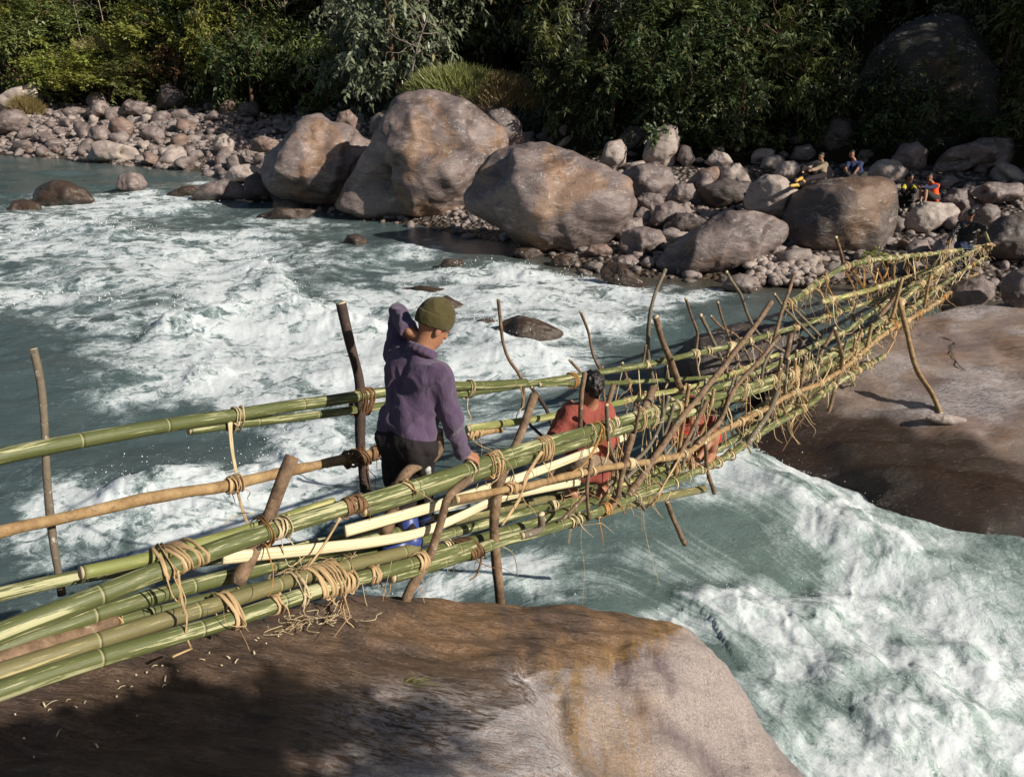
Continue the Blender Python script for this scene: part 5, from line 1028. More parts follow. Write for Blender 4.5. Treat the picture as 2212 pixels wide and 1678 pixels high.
def hand(w, d, n, s, curl=.9, thumb=1, fl=1.):
    """w wrist, d along the fingers, n out of the back of the hand; curl bends the fingers away from n"""
    d = N_(d); n = N_(np.asarray(n)-(np.asarray(n)@d)*d); sd = np.cross(d, n)*thumb; P = []
    k = w+d*.085*s
    for t in (-.026, -.009, .009, .026): P.append(('c', w+sd*t*.6*s+d*.012*s, k+sd*t*s, .016*s, .0125*s, .012))
    for t, ln in ((-.030, .066), (-.010, .078), (.011, .074), (.031, .058)):
        a = k+sd*t*s; ang = .15; p = a
        for j, fr in enumerate((.45, .32, .25)):
            ang += curl*(.45 if j == 0 else .75); dr = d*math.cos(ang)-n*math.sin(ang); q = p+dr*ln*fr*s*fl; r = (.0100-.0013*j)*s; P.append(('c', p, q, r, r-.0012*s, .004)); p = q
    b = w+d*.028*s-sd*.026*s; t1 = b+(d*.75-sd*.62-n*.25)*.036*s; t2 = t1+N_(d*.9-n*.5*curl-sd*.1)*.032*s
    P += [('c', b, t1, .0135*s, .0115*s, .008), ('c', t1, t2, .0112*s, .009*s, .004)]
    return P
def headprims(c, f, u, s=1.):
    f, u, r = frame(f, u); A = np.stack([r, f, u]); e = ('e', c+u*.028*s+f*-.008*s, A, np.array([.074, .094, .092])*s, .02)
    return [e, ('e', c+f*.022*s-u*.045*s, A, np.array([.058, .066, .075])*s, .03), ('c', c+f*.05*s-u*.085*s, c+f*.062*s-u*.088*s, .028*s, .024*s, .03),
            ('c', c+f*.088*s+u*.006*s, c+f*.106*s-u*.028*s, .010*s, .014*s, .012), ('c', c+f*.074*s+u*.018*s-r*.03*s, c+f*.074*s+u*.018*s+r*.03*s, .018*s, .018*s, .015),
            ('c', c+f*.086*s-u*.058*s-r*.018*s, c+f*.086*s-u*.058*s+r*.018*s, .010*s, .010*s, .01),
            ('e', c+r*.077*s-f*.012*s-u*.012*s, np.stack([r, f, u]), np.array([.011, .020, .033])*s, .008), ('e', c-r*.077*s-f*.012*s-u*.012*s, np.stack([r, f, u]), np.array([.011, .020, .033])*s, .008)]
def person(label, J, face, up=(0, 0, 1), h=.009, s=1., top='fleece', leg='trouser', shoe='boot', shoe_r=.012, sleeve=1., shorts=1., skin='skin', cap='hair', hands=None, chest_w=.085, tuck=0., eyes=True, topname='jacket', legname='trousers', fold=.008, shirt_drop=.12, tw=1., under=None, yoke=None, hr=0., group=None):
    J = {k: np.asarray(v, float) for k, v in J.items()}
    base = (J['anL']+J['anR'])/2; root = thing('person', label, 'person', (0, 0, 0), group)
    hL, hR = J['hipL'], J['hipR']; pel = (hL+hR)/2; ch = (J['shL']+J['shR'])/2; lat = N_(J['shR']-J['shL']); lp = N_(hR-hL)
    hd, nk = J['head'], J['neck']; f, u, r = frame(face, up)
    waist = pel*.55+ch*.45; spine = N_(ch-pel)
    tor = lambda x, hr=0.: [('c', pel+spine*hr-lp*.07*s, waist-lat*.06*s, (.105*tw+x)*s, (.098*tw+x)*s, .05), ('c', pel+spine*hr+lp*.07*s, waist+lat*.06*s, (.105*tw+x)*s, (.098*tw+x)*s, .05),
        ('c', waist-lat*.06*s, ch-lat*chest_w*s-spine*.06*s, (.10*tw+x)*s, (.108*tw+x)*s, .05), ('c', waist+lat*.06*s, ch+lat*chest_w*s-spine*.06*s, (.10*tw+x)*s, (.108*tw+x)*s, .05),
        ('c', J['shL']-lat*0, J['shR'], (.056+x)*s, (.056+x)*s, .05), ('c', ch-spine*.02*s, nk, (.062+x)*s, (.052+x*.6)*s, .05)]
    def arm(S, x, upto=1.):
        a, e, w_ = J['sh'+S], J['el'+S], J['wr'+S]
        if upto >= 1: return [('c', a, e, (.056+x)*s, (.044+x)*s, .03), ('c', e, w_+(w_-e)*(upto-1), (.044+x)*s, (.031+x)*s, .02, 'b')]
        return [('c', a, a+(e-a)*upto*2 if upto < .5 else e, (.056+x)*s, (.050+x)*s, .03, 'b')]
    def lg(S, x, upto=1.):
        a, k, n_ = J['hip'+S], J['kn'+S], J['an'+S]
        P = [('c', a, k, (.088+x)*s, (.058+x)*s, .04)]
        if upto >= 1: P += [('c', k, n_, (.056+x)*s, (.042+x)*s, .03, 'b')]
        else: P = [('c', a, a+(k-a)*min(1, upto*1.6), (.088+x)*s, (.066+x)*s, .04, 'b')]
        return P
    def ft(S, x):
        n_, t = J['an'+S], J['toe'+S]; return [('c', n_, n_*.35+t*.65-np.array([0, 0, .0]), (.042+x)*s, (.036+x)*s, .03), ('c', n_*.35+t*.65, t, (.037+x)*s, (.030+x)*s, .03), ('c', n_, n_+(n_-t)*.12-np.array([0, 0, .02]), (.038+x)*s, (.036+x)*s, .02)]
    body = tor(0)+[('c', nk, hd-u*.05*s-f*.01*s, .054*s, .052*s, .03)]+headprims(hd, f, u, s)
    for S in 'LR':
        a, e, w_ = J['sh'+S], J['el'+S], J['wr'+S]; k, n_ = J['kn'+S], J['an'+S]
        body += [('c', a, e, .053*s, .042*s, .03), ('c', e, w_, .041*s, .028*s, .02), ('c', J['hip'+S], k, .086*s, .056*s, .04), ('c', k, n_, .054*s, .038*s, .03), ('c', k*.75+n_*.25, k*.5+n_*.5, .056*s, .05*s, .03)]+ft(S, 0)
        hp = (hands or {}).get(S); 
        if hp is None: hp = (N_(w_-e), N_(np.cross(w_-e, lat)+np.array([0, 0, .3])), .7, 1 if S == 'R' else -1)
        body += hand(w_, *hp[:2], s, curl=hp[2], thumb=hp[3], fl=hp[4] if len(hp) > 4 else 1.)
    skinmesh(body, h, 'body', skin, root)
    rs = np.random.default_rng(abs(hash(label)) % 1000 if False else len(label))
    offn = rs.random(3)*20
    nz = lambda P: (fbm(np.stack([P[:, 0]*9, P[:, 1]*9, P[:, 2]*5+P[:, 0]*6], 1)+offn, 3)*.6+(np.abs(fbm(np.stack([P[:, 0]*7+P[:, 2]*5, P[:, 1]*7, P[:, 2]*8-P[:, 0]*6], 1)+offn*2, 2))-.25)*1.1)*fold
    x = .016
    up_p = tor(x, hr)+[('c', pel+spine*hr-lp*.07*s, pel-lp*.065*s-spine*shirt_drop*s, (.110*tw+x)*s, (.104*tw+x)*s, .05, 'b'), ('c', pel+spine*hr+lp*.07*s, pel+lp*.065*s-spine*shirt_drop*s, (.110*tw+x)*s, (.104*tw+x)*s, .05, 'b')]
    for S in 'LR': up_p += arm(S, x, sleeve)
    # neck opening and hem
    skinmesh(up_p, h, topname, top, root, nz, sub=[(nk-N_(hd-nk)*.0*s, hd, .058*s)])
    if under: skinmesh(arm('L', .012)+arm('R', .012), h, 'sleeves', under, root)
    if yoke: skinmesh([('c', J['shL']+lat*.03, J['shL']*.45+J['elL']*.55, (.060+x)*s, (.056+x)*s), ('c', J['shR']-lat*.03, J['shR']*.45+J['elR']*.55, (.060+x)*s, (.056+x)*s)], h, 'shoulder_stripe', yoke, root)
    lo_p = [('c', pel-lp*.07*s+spine*.02, pel+lp*.07*s+spine*.02, (.116*tw+.016)*s, (.116*tw+.016)*s, .05), ('c', pel-lp*.06*s, pel-lp*.05*s+spine*.10, (.105*tw+.012)*s, (.10*tw+.012)*s, .05), ('c', pel+lp*.06*s, pel+lp*.05*s+spine*.10, (.105*tw+.012)*s, (.10*tw+.012)*s, .05)]
    for S in 'LR': lo_p += lg(S, .021, shorts)
    skinmesh(lo_p, h, legname, leg, root, nz)
    for S in 'LR':
        n_, k = J['an'+S], J['kn'+S]; bp = ft(S, shoe_r)
        if shoe in ('boot', 'yboot'): bp += [('c', n_, n_+(k-n_)*.55, (.044+shoe_r)*s, (.054+shoe_r)*s, .03, 'b')]
        if shoe: skinmesh(bp, h, 'boot' if 'boot' in shoe else 'shoe', shoe, root)
    A = np.stack([r, f, u])
    if cap == 'hair':
        skinmesh([('e', hd+u*.036*s-f*.014*s, A, np.array([.083, .100, .094])*s, .02), ('c', hd-f*.075*s+u*.01*s, hd-f*.06*s-u*.05*s, .04*s, .03*s, .03)], h*.8, 'hair', 'hair', root,
                 lambda P: fbm(P*np.array([55, 55, 22])+offn, 3)*.011, cut=[(hd+u*.035*s+f*.03*s, -u*.75+f*.75)])
    elif cap == 'beanie':
        o = skinmesh([('e', hd+u*.052*s-f*.012*s, A, np.array([.090, .106, .108])*s, .02)], h*.7, 'beanie', 'beanie', root, lambda P: fbm(P*22+offn, 3)*.004+.0035*np.sin(np.arctan2((P-hd)@r, (P-hd)@f)*6)*sstep(.09, .14, (P-hd)@u), cut=[(hd+u*.012*s, -u*.96+f*.22)])
        skinmesh([('e', hd+u*.045*s-f*.012*s, A, np.array([.0965, .1125, .125])*s, .02)], h*.7, 'beanie_cuff', 'beanie', o, lambda P: fbm(P*22+offn+5, 3)*.003, cut=[(hd+u*.006*s, -u*.96+f*.22), (hd+u*.072*s, u*.97-f*.12)])
    else:
        skinmesh([('e', hd+u*.045*s-f*.012*s, A, np.array([.088, .104, .095])*s, .02), ('c', hd+u*.05*s+f*.08*s, hd+u*.04*s+f*.13*s, .05*s, .045*s, .02)], h*.8, 'cap', cap, root, cut=[(hd+u*.03*s, -u)])
    if eyes:
        for sd in (-1, 1):
            skinmesh([('e', hd+f*.083*s+u*.004*s+r*sd*.03*s, A, np.array([.013, .008, .008])*s, .01)], .004, 'eye', 'eye', root)
    return root
def px(x, y, d): return pt(x, y, d)
# ---- the man in the beanie
hr = POLE['N1'][0][near_on('N1', 1020, 1003)]; hx = hr+np.array([0, 0, .046])
Jm = dict(head=px(936,704,4.42), neck=px(910,762,4.43), shL=px(857,760,4.58), shR=px(948,812,4.38), elL=px(860,676,4.60), wrL=px(884,716,4.40), elR=px(977,912,4.44), wrR=px(1006,984,4.60),
  hipL=px(858,955,4.56), hipR=px(897,965,4.48), knL=px(866,1070,4.56), knR=px(905,1062,4.72), anL=px(888,1168,4.52), anR=px(914,1132,4.98), toeL=px(842,1190,4.46), toeR=px(948,1150,5.02))
Jm['wrR'] = hx+np.array([-.065, -.01, .045])
nd = np.array([.604, .797, -.05])
m = person('man in olive beanie and purple fleece standing on the bridge, hand behind his neck', Jm, (.68, .55, -.55), (.42, .22, 1), h=.0075, s=1.02, cap='beanie',
   hands={'R': (np.array([.74, .12, -.35]), np.array([.3, -.2, .95]), 1.25, 1, 1.1), 'L': (np.array([.55, .25, -.75]), np.array([-.2, -.95, -.2]), .35, -1, 1.05)}, eyes=True, topname='fleece', legname='trousers', fold=.017, shirt_drop=.0, tw=.92, hr=.10)
lpv = N_(Jm['hipR']-Jm['hipL']); q0 = Jm['hipR']*.6+Jm['knR']*.4+lpv*.085-FWD*.03; q1 = Jm['knR']+lpv*.068-FWD*.03; q2 = Jm['knR']*.5+Jm['anR']*.5+lpv*.062-FWD*.02
skinmesh([('c', q0, q1, .022, .022, .02), ('c', q1, q2, .022, .022, .02)], .008, 'trouser_stripe', 'whitecloth', m)
# collar of the fleece
nk = Jm['neck']; axis = N_(Jm['head']-nk); e1 = N_(np.cross(axis, [0, 0, 1.])); e2 = np.cross(axis, e1); ring = [nk+(e1*math.cos(t)*.082+e2*math.sin(t)*.075)+axis*(.004+.01*math.sin(t+2)) for t in np.linspace(0, 6.283, 17)]
skinmesh([('c', ring[i], ring[i+1], .015, .015, .012) for i in range(16)]+[('c', ring[i]+axis*.02, ring[i+1]+axis*.02, .010, .010, .014) for i in range(16)], .006, 'collar', 'fleece', m)
# ---- the two men in red working on the deck
person('man in rust red shirt squatting on the bridge with his back turned', dict(head=px(1280,836,5.90), neck=px(1273,874,5.98), shL=px(1234,896,5.97), shR=px(1305,890,6.04), elL=px(1200,940,5.94), wrL=px(1216,890,6.07),
   elR=px(1318,950,6.17), wrR=px(1282,940,6.42), hipL=px(1255,998,6.14), hipR=px(1292,998,6.20), knL=px(1212,1022,6.37), knR=px(1302,1016,6.30), anL=px(1238,1066,6.32), anR=px(1304,1058,6.38), toeL=px(1215,1075,6.42), toeR=px(1294,1070,6.28)),
   (-.25, .95, -.12), (0, .1, 1), h=.010, s=1.0, top='red', leg='khaki', shoe=None, shorts=.6, skin='skin', topname='shirt', legname='shorts', eyes=False, fold=.010, shirt_drop=.12)
person('man in a dark red cap crouching low on the bridge deck behind the rails', dict(head=px(1489,880,7.67), neck=px(1492,902,7.74), shL=px(1462,915,7.74), shR=px(1528,908,7.84), elL=px(1452,945,7.62), wrL=px(1470,968,7.52), elR=px(1540,945,7.72), wrR=px(1508,990,7.62),
   hipL=px(1490,962,8.04), hipR=px(1524,958,8.08), knL=px(1480,950,7.64), knR=px(1540,942,7.72), anL=px(1488,1000,7.77), anR=px(1535,985,7.87), toeL=px(1475,1006,7.62), toeR=px(1528,996,7.72)),
   (-.2, -.55, -.75), (0, -.5, .8), h=.012, s=1.0, top='red', leg='bright_red', shoe=None, shorts=.6, cap='capred', sleeve=.4, topname='shirt', legname='shorts', eyes=True)
# ---- the men waiting on the far bank
person('man in a tan shirt and yellow boots reclining on the broad flat boulder', dict(head=px(1774,338,25.00), neck=px(1776,351,25.05), shL=px(1783,356,24.90), shR=px(1767,355,25.20), elL=px(1762,366,24.70), wrL=px(1752,368,24.50), elR=px(1752,362,25.20), wrR=px(1742,364,25.00),
   hipL=px(1778,381,24.80), hipR=px(1768,379,25.00), knL=px(1748,386,24.30), knR=px(1735,362,24.80), anL=px(1722,400,24.00), anR=px(1730,386,24.60), toeL=px(1708,402,23.90), toeR=px(1720,392,24.40)),
   (-.75, -.6, -.05), h=.018, top='tan', leg='trouser', shoe='yboot', skin='skin_d', topname='shirt')
person('man in a navy t-shirt sitting cross-legged on the broad flat boulder', dict(head=px(1840,333,24.90), neck=px(1845,346,25.00), shL=px(1860,354,25.00), shR=px(1832,353,25.10), elL=px(1852,366,24.60), wrL=px(1846,374,24.30), elR=px(1826,366,24.70), wrR=px(1832,376,24.40),
   hipL=px(1862,384,24.90), hipR=px(1848,384,25.00), knL=px(1868,376,24.40), knR=px(1828,376,24.40), anL=px(1850,392,24.00), anR=px(1842,390,24.10), toeL=px(1840,397,23.80), toeR=px(1856,395,23.90)),
   (-.3, -.92, -.1), h=.018, top='navy', leg='charcoal', shoe='shoe', skin='skin_d', sleeve=.4, topname='t_shirt')
person('man in a black shirt with yellow shoulders sitting in the shade among the boulders', dict(head=px(1967,384,25.9), neck=px(1964,395,26), shL=px(1974,401,25.9), shR=px(1952,401,26.0), elL=px(1976,414,25.6), wrL=px(1964,416,25.3), elR=px(1950,416,25.6), wrR=px(1958,420,25.3),
   hipL=px(1966,430,25.9), hipR=px(1954,430,25.9), knL=px(1962,424,25.3), knR=px(1946,426,25.3), anL=px(1960,450,25.2), anR=px(1948,452,25.2), toeL=px(1954,455,24.9), toeR=px(1942,456,24.9)),
   (.2, -.9, -.2), h=.018, top='black', leg='black', shoe='shoe', skin='skin_d', topname='shirt', yoke='yellow')
o_ = person('man in orange vest sitting with knees drawn up on the wide pale boulder', dict(head=px(2008,383,24.9), neck=px(2013,395,25), shL=px(2024,402,24.9), shR=px(2004,400,25.2), elL=px(2008,406,24.6), wrL=px(1994,404,24.4), elR=px(1996,406,24.8), wrR=px(1986,404,24.6),
   hipL=px(2020,430,24.8), hipR=px(2010,430,25.0), knL=px(2000,413,24.4), knR=px(1990,411,24.6), anL=px(1998,437,24.3), anR=px(1988,438,24.5), toeL=px(1990,442,24.1), toeR=px(1980,442,24.3)),
   (-.5, -.85, -.1), h=.018, top='orange', leg='charcoal', shoe='shoe', skin='skin_d', sleeve=.02, shorts=.6, under='navy', topname='vest', legname='shorts')
person('man in black padded jacket standing with his back turned at the far bridge end', dict(head=px(2097,462,19.10), neck=px(2094,475,19.20), shL=px(2074,484,19.30), shR=px(2112,486,19.10), elL=px(2058,504,19.20), wrL=px(2050,522,19.00), elR=px(2128,494,18.80), wrR=px(2118,506,19.10),
   hipL=px(2072,532,19.40), hipR=px(2092,533,19.40), knL=px(2068,560,19.60), knR=px(2088,562,19.60), anL=px(2066,590,19.90), anR=px(2086,592,19.90), toeL=px(2064,590,20.20), toeR=px(2088,590,20.20)),
   (.35, .9, -.15), h=.018, s=1.0, top='puffer', leg='jeans', shoe='shoe', skin='skin_d', fold=.02, topname='jacket', eyes=False, yoke=None)
# ================================================================== forest on the far slope
def leaf_geo(P, D, N, ln, wd):
    """one folded leaf per row: stem end, two shoulders, tip"""
    S = np.cross(D, N); S /= np.linalg.norm(S, axis=1)[:, None]+1e-9; n = len(P)
    a = P; b = P+D*(ln*.42)[:, None]+S*(wd*.5)[:, None]-N*(wd*.12)[:, None]; c = P+D*ln[:, None]-N*(ln*.16)[:, None]; d = P+D*(ln*.42)[:, None]-S*(wd*.5)[:, None]-N*(wd*.12)[:, None]
    V = np.stack([a, b, c, d], 1).reshape(-1, 3); F = np.arange(n*4).reshape(n, 4); return V, F
def unit(v): return v/(np.linalg.norm(v, axis=1)[:, None]+1e-9)
def crown_mesh(seed, rx, rz, nclump, nleaf, ln, wd, droop, spray=.28, fill=.55):
    """unit-sized crown: clumps of leaf sprays spread through an uneven volume"""
    rs = np.random.default_rng(seed); Ps = []; Ds = []; Ns = []
    cl = []
    while len(cl) < nclump:
        q = rs.uniform(-1, 1, 3); r = np.linalg.norm(q)
        if r > 1 or r < fill*rs.random(): continue
        if q[2] < -.75: continue
        cl.append(q*np.array([rx, rx, rz])*(1+.25*rs.normal()))
    for c in cl:
        k = int(nleaf/nclump*rs.uniform(.5, 1.6)); cs = rs.uniform(.6, 1.35)*spray
        dirc = N_(c/np.array([rx, rx, rz])+np.array([0, 0, .25])+rs.normal(size=3)*.4); side = N_(np.cross(dirc, rs.normal(size=3)))
        # sprays: leaves along short twigs
        nt_ = max(3, k//9)
        for t in range(nt_):
            td = N_(dirc*.7+rs.normal(size=3)*.75); b = c+rs.normal(size=3)*cs*.42; m = 9; tt = np.linspace(.1, 1, m)
            p = b+td*cs*tt[:, None]*.9-np.array([0, 0, 1])*(tt**2)[:, None]*cs*droop*.6; sgn = np.where(np.arange(m) % 2, 1, -1)[:, None]; sd = N_(np.cross(td, [0, 0, 1.])+rs.normal(size=3)*.2)
            Ps.append(p); Ds.append(unit(td*.55+sgn*sd*.8+rs.normal(size=(m, 3))*.35-np.array([0, 0, droop]))); Ns.append(unit(np.array([0, 0, 1.])+dirc*.5+rs.normal(size=(m, 3))*.45))
    P = np.concatenate(Ps); D = np.concatenate(Ds); Nn = np.concatenate(Ns); n = len(P)
    return leaf_geo(P, D, Nn, ln*rs.uniform(.6, 1.3, n), wd*rs.uniform(.7, 1.25, n))
def trunk_mesh(seed, hgt, r, n=5, lean=.15, reach=.8):
    rs = np.random.default_rng(seed); a = Acc(); top = np.array([rs.normal()*lean, rs.normal()*lean, hgt]); C = spline([np.array([0, 0, -.4]), top*.5+rs.normal(size=3)*.06, top], .12); a.tube(C, np.linspace(r, r*.45, len(C))*(1+.12*rs.normal(size=len(C))), 8)
    for k in range(n):
        i = rs.integers(len(C)//3, len(C)); d = N_(np.array([rs.normal(), rs.normal(), .55])); q = [C[i]]
        for s_ in range(3): d = N_(d+rs.normal(size=3)*.35+np.array([0, 0, .12])); q.append(q[-1]+d*reach*rs.uniform(.3, .5))
        cc = spline(q, .1); a.tube(cc, np.linspace(r*.42, r*.1, len(cc)), 6)
        for e in range(2):
            j = rs.integers(len(cc)//2, len(cc)); d2 = N_(d+rs.normal(size=3)*.6); c2 = spline([cc[j], cc[j]+d2*.25*reach, cc[j]+N_(d2+rs.normal(size=3)*.4)*.5*reach], .1); a.tube(c2, np.linspace(r*.16, r*.06, len(c2)), 5)
    return a
PROT = {}
def proto_tree(key, seed, mat, leafs, ln, wd, droop, rx=1., rz=1., clumps=46, trunk_h=1.1, tr=.07, spray=.34):
    V, F = crown_mesh(seed, rx, rz, clumps, leafs, ln, wd, droop, spray); V[:, 2] += trunk_h
    me_c = link_mesh('crown', V, F, M[mat], None, smooth=False); me_c.data.use_fake_user = False
    t = trunk_mesh(seed+1, trunk_h+.35, tr).build('trunk', [M['trunk'], M['trunk']])
    PROT[key] = [me_c, t, False]
NL = 4300
proto_tree('dark', 1, 'leaf_dark', NL, .17, .062, .35); proto_tree('dark2', 2, 'leaf_dark', NL, .15, .056, .2, 1.1, .85); proto_tree('mid', 3, 'leaf_mid', NL, .17, .062, .3, 1., 1.05); proto_tree('mid2', 4, 'leaf_mid', NL, .145, .056, .15, 1.15, .8)
proto_tree('bright', 5, 'leaf_bright', NL, .14, .06, .15, 1.15, .8); proto_tree('bright2', 6, 'leaf_bright', NL, .145, .058, .25, .95, 1.1); proto_tree('grey', 7, 'leaf_grey', 5200, .15, .066, .7, 1.1, 1., 52, 1.2, .07, .4); proto_tree('grey2', 8, 'leaf_grey', 4600, .14, .05, .6, .95, 1.15, 46, 1.2, .06, .38)
proto_tree('rust', 9, 'leaf_red', 2600, .09, .032, .2, 1.1, .8, 40); proto_tree('fan', 10, 'leaf_mid', 2600, .20, .045, .5, 1., 1.1, 30, 1.2, .05, .3)
def put_tree(key, x, y, hpx, wpx, label, name='tree', cat='tree', bury=.12):
    """x,y: where it stands; hpx,wpx: its height and width in the photo"""
    P = hit_hill(x, y); d = (P-CAM)@FWD; H_ = hpx*d/FPX; W_ = wpx*d/FPX
    c, t, used = PROT[key]; root = thing(name, label, cat, P-np.array([0, 0, bury]), 'trees and shrubs on the far slope')
    a, b = (c, t) if not used else (c.copy(), t.copy())
    if used: COL.objects.link(a); COL.objects.link(b)
    PROT[key][2] = True
    a.parent = root; b.parent = root
    zs = H_/2.15; root.scale = (W_/2.1, W_/2.1, zs); root.rotation_euler = (0, 0, random.uniform(0, 6.28)); return root
TR = [('mid',55,205,170,150,'olive green bush hanging over the pale slanting slab at the left edge'),('bright',150,222,120,160,'bright green low bush at the forest edge above the broad left boulder'),('bright',232,222,100,150,'bright green low bush above the sunlit boulder on the left bank'),
 ('mid2',300,215,95,130,'mid green bush left of the dark boulder under the bushes'),('rust',375,188,90,130,'rusty leaved bush on top of the dark boulder of the left bank'),('bright2',466,190,150,110,'tall yellow green shrub, brightest of the left slope'),('dark',545,225,170,150,'dark green tree right beside the tall yellow green shrub'),
 ('dark2',625,235,170,150,'dark tree over the shaded gap left of the first giant'),('dark',705,240,170,150,'dark tree right behind the ochre boulder in the gap'),('grey2',780,222,190,160,'grey green tree with drooping leaves above the rounded brown boulder'),('grey',868,195,230,210,'large grey green tree with broad hanging leaves above the domed giant'),
 ('dark2',1110,262,85,110,'dark tree at the right of the grass knoll'),('grey2',1172,285,110,110,'loose grey green shrub between the pale leaning boulder and the blocky one'),('fan',1235,250,220,170,'tree with long narrow leaves in the middle of the forest edge'),('dark',1315,275,200,160,'dark tree behind the blocky pale boulder'),
 ('dark2',1400,290,210,170,'dark tree behind the upright pale boulder'),('dark',1490,305,200,170,'dark tree over the small pointed boulder'),('dark2',1575,312,190,160,'dark low tree over the shaded stones of the right bank'),('fan',1648,240,230,190,'half sunlit tree with narrow leaves above the right bank'),
 ('fan',1725,300,190,150,'narrow leaved shrub in front of the giant dark rock face'),('dark',1800,300,170,120,'dark shrub over the mossy boulder'),('dark2',1560,200,200,190,'black green tree filling the slope behind the right bank'),('grey2',2065,110,190,180,'tree with lit leaves growing on top of the giant rock face'),
 ('mid',2165,190,230,190,'olive tree hanging over the right edge of the forest'),('fan',2190,290,180,150,'narrow leaved shrub at the right picture edge'),
 ('mid',40,110,150,170,'olive tree on the slope at the top left corner'),('dark2',120,120,120,150,'dark bush on the slope above the bright low bush'),('mid2',160,110,90,120,'green bush left of the dry golden grass'),('dark',315,120,120,130,'dark tree right of the dry golden grass'),('mid2',350,140,130,140,'mid green bush between the dry grass and the yellow green shrub'),
 ('dark',395,100,150,140,'dark tree at the top edge left of the trunk'),('bright2',440,75,110,110,'small light green tree at the top edge above the tall yellow green shrub'),('dark',540,100,160,160,'dark tree on the slope behind the bleached bare branches'),('dark2',640,120,170,170,'dark tree below the bleached bare branches'),('dark',735,110,180,170,'dark tree left of the broad leaved one'),
 ('grey',800,80,190,200,'grey green tree with broad leaves at the top edge, left of the large one'),('grey',985,95,210,210,'grey green broad leaved tree above the grass knoll'),('mid',1075,110,200,170,'green tree right above the grass knoll'),('grey2',1150,130,190,150,'tree with sunlit leaf tips left of the leaning pale trunk'),
 ('mid',1215,110,180,150,'green tree at the foot of the leaning pale trunk'),('grey2',1310,130,200,170,'tree with grey leaves right of the leaning pale trunk'),('dark',1400,150,200,180,'dark tree high above the upright boulder'),('fan',1480,130,190,170,'narrow leaved tree on the middle of the slope'),('dark',1560,90,180,180,'dark tree at the top edge left of the half sunlit tree'),
 ('dark2',1660,100,190,190,'dark tree at the top edge behind the half sunlit one'),('dark',1760,120,200,190,'dark tree left above the giant rock face'),('mid',1850,50,150,160,'green tree at the top edge above the giant rock face'),('dark2',1960,30,140,170,'dark tree on the rim of the giant rock face'),('mid2',2100,60,170,180,'green tree at the top right corner'),
 ('rust',95,45,120,170,'rusty tree at the top edge near the left corner'),('rust',185,60,110,150,'rusty dry bush near the top left'),('dark',255,45,120,150,'dark tree behind the thin bare stems'),('dark2',345,35,120,150,'dark tree at the top edge right of the bare stems'),('dark',470,30,120,150,'dark tree behind the small light green one'),('dark',590,45,130,160,'dark tree at the top edge above the bleached branches'),
 ('dark2',700,35,140,170,'dark tree at the top edge right of the bleached branches'),('dark',900,30,150,190,'dark tree filling the top behind the broad leaves'),('dark2',1020,20,140,180,'dark tree at the top edge over the knoll'),('dark',1130,30,150,170,'dark tree at the top edge before the middle'),('dark2',1270,40,150,170,'dark tree behind the leaning pale trunk'),
 ('dark',1380,40,160,180,'dark tree at the top edge right of the middle'),('dark2',1480,30,160,180,'dark tree at the very top of the slope'),('dark2',10,60,140,150,'dark tree cut by the left picture edge'),('dark2',2210,100,190,180,'dark tree cut by the right picture edge'),('dark',1700,35,160,190,'dark tree at the top edge over the right bank')]
TR += [('dark',1905,310,150,140,'dark shrub at the left foot of the giant rock face'),('dark2',1985,325,180,170,'dark shrub in front of the giant rock face'),('dark',2065,318,100,130,'dark shrub behind the broken overhanging rock'),('dark2',1540,318,70,120,'low dark shrub behind the flat faced pale boulder'),('dark',1640,322,80,120,'low dark shrub at the forest edge above the oval pale boulder')]
for i_, t in enumerate(TR):
    if t[1] < 780: t = ({'dark': 'mid', 'dark2': 'mid2', 'mid': 'bright2', 'mid2': 'bright'}.get(t[0], t[0]) if (i_*7) % 3 else t[0],)+t[1:5]+(t[5].replace('dark green', 'green').replace('dark tree', 'tree').replace('dark bush', 'bush'),)
    sm = t[3] < 135 and t[0] in ('bright', 'mid2', 'rust', 'fan', 'dark2'); put_tree(*t, name='shrub' if sm else 'tree', cat='shrub' if sm else 'tree')
# bare trunks, bleached branches
def bare(x, y, hpx, label, mat='trunk', r=.1, n=7, lean=0., name='bare_tree', seed=1, reach=1.2, cat='bare tree'):
    P = hit_hill(x, y); d = (P-CAM)@FWD; h_ = hpx*d/FPX; a = trunk_mesh(seed, h_, r, n, .1, reach); o = a.build(name, [M[mat], M[mat]]); o.location = P+np.array([0, -3.6, -.6]); o.rotation_euler = (0, lean, 0); return tag(o, label, cat)
bare(640, 95, 100, 'bleached leafless tree with tangled branches above the shaded gap', 'twig', .07, 16, .1, seed=31, reach=1.9); bare(460, 75, 110, 'brown bare trunk at the top edge above the yellow green shrub', 'trunk', .16, 4, .05, seed=32); bare(1240, 60, 110, 'leaning pale trunk at the top edge in the middle', 'twig', .13, 2, .22, seed=33)
bare(1180, 40, 90, 'upright reddish trunk at the top edge in the middle', 'trunk', .15, 2, -.03, seed=34); bare(268, 60, 110, 'thin pale stem rising from the left slope', 'twig', .045, 3, -.06, seed=35); bare(215, 55, 90, 'cluster of thin bare stems at the top left', 'twig', .03, 12, .0, seed=36, reach=1.6)
bare(905, 130, 100, 'grey twisted branches under the broad leaved tree', 'twig', .05, 14, .3, seed=37, reach=1.5); bare(318, 58, 85, 'thin grey leafless sapling right of the thin pale stem', 'twig', .035, 5, .08, seed=38)
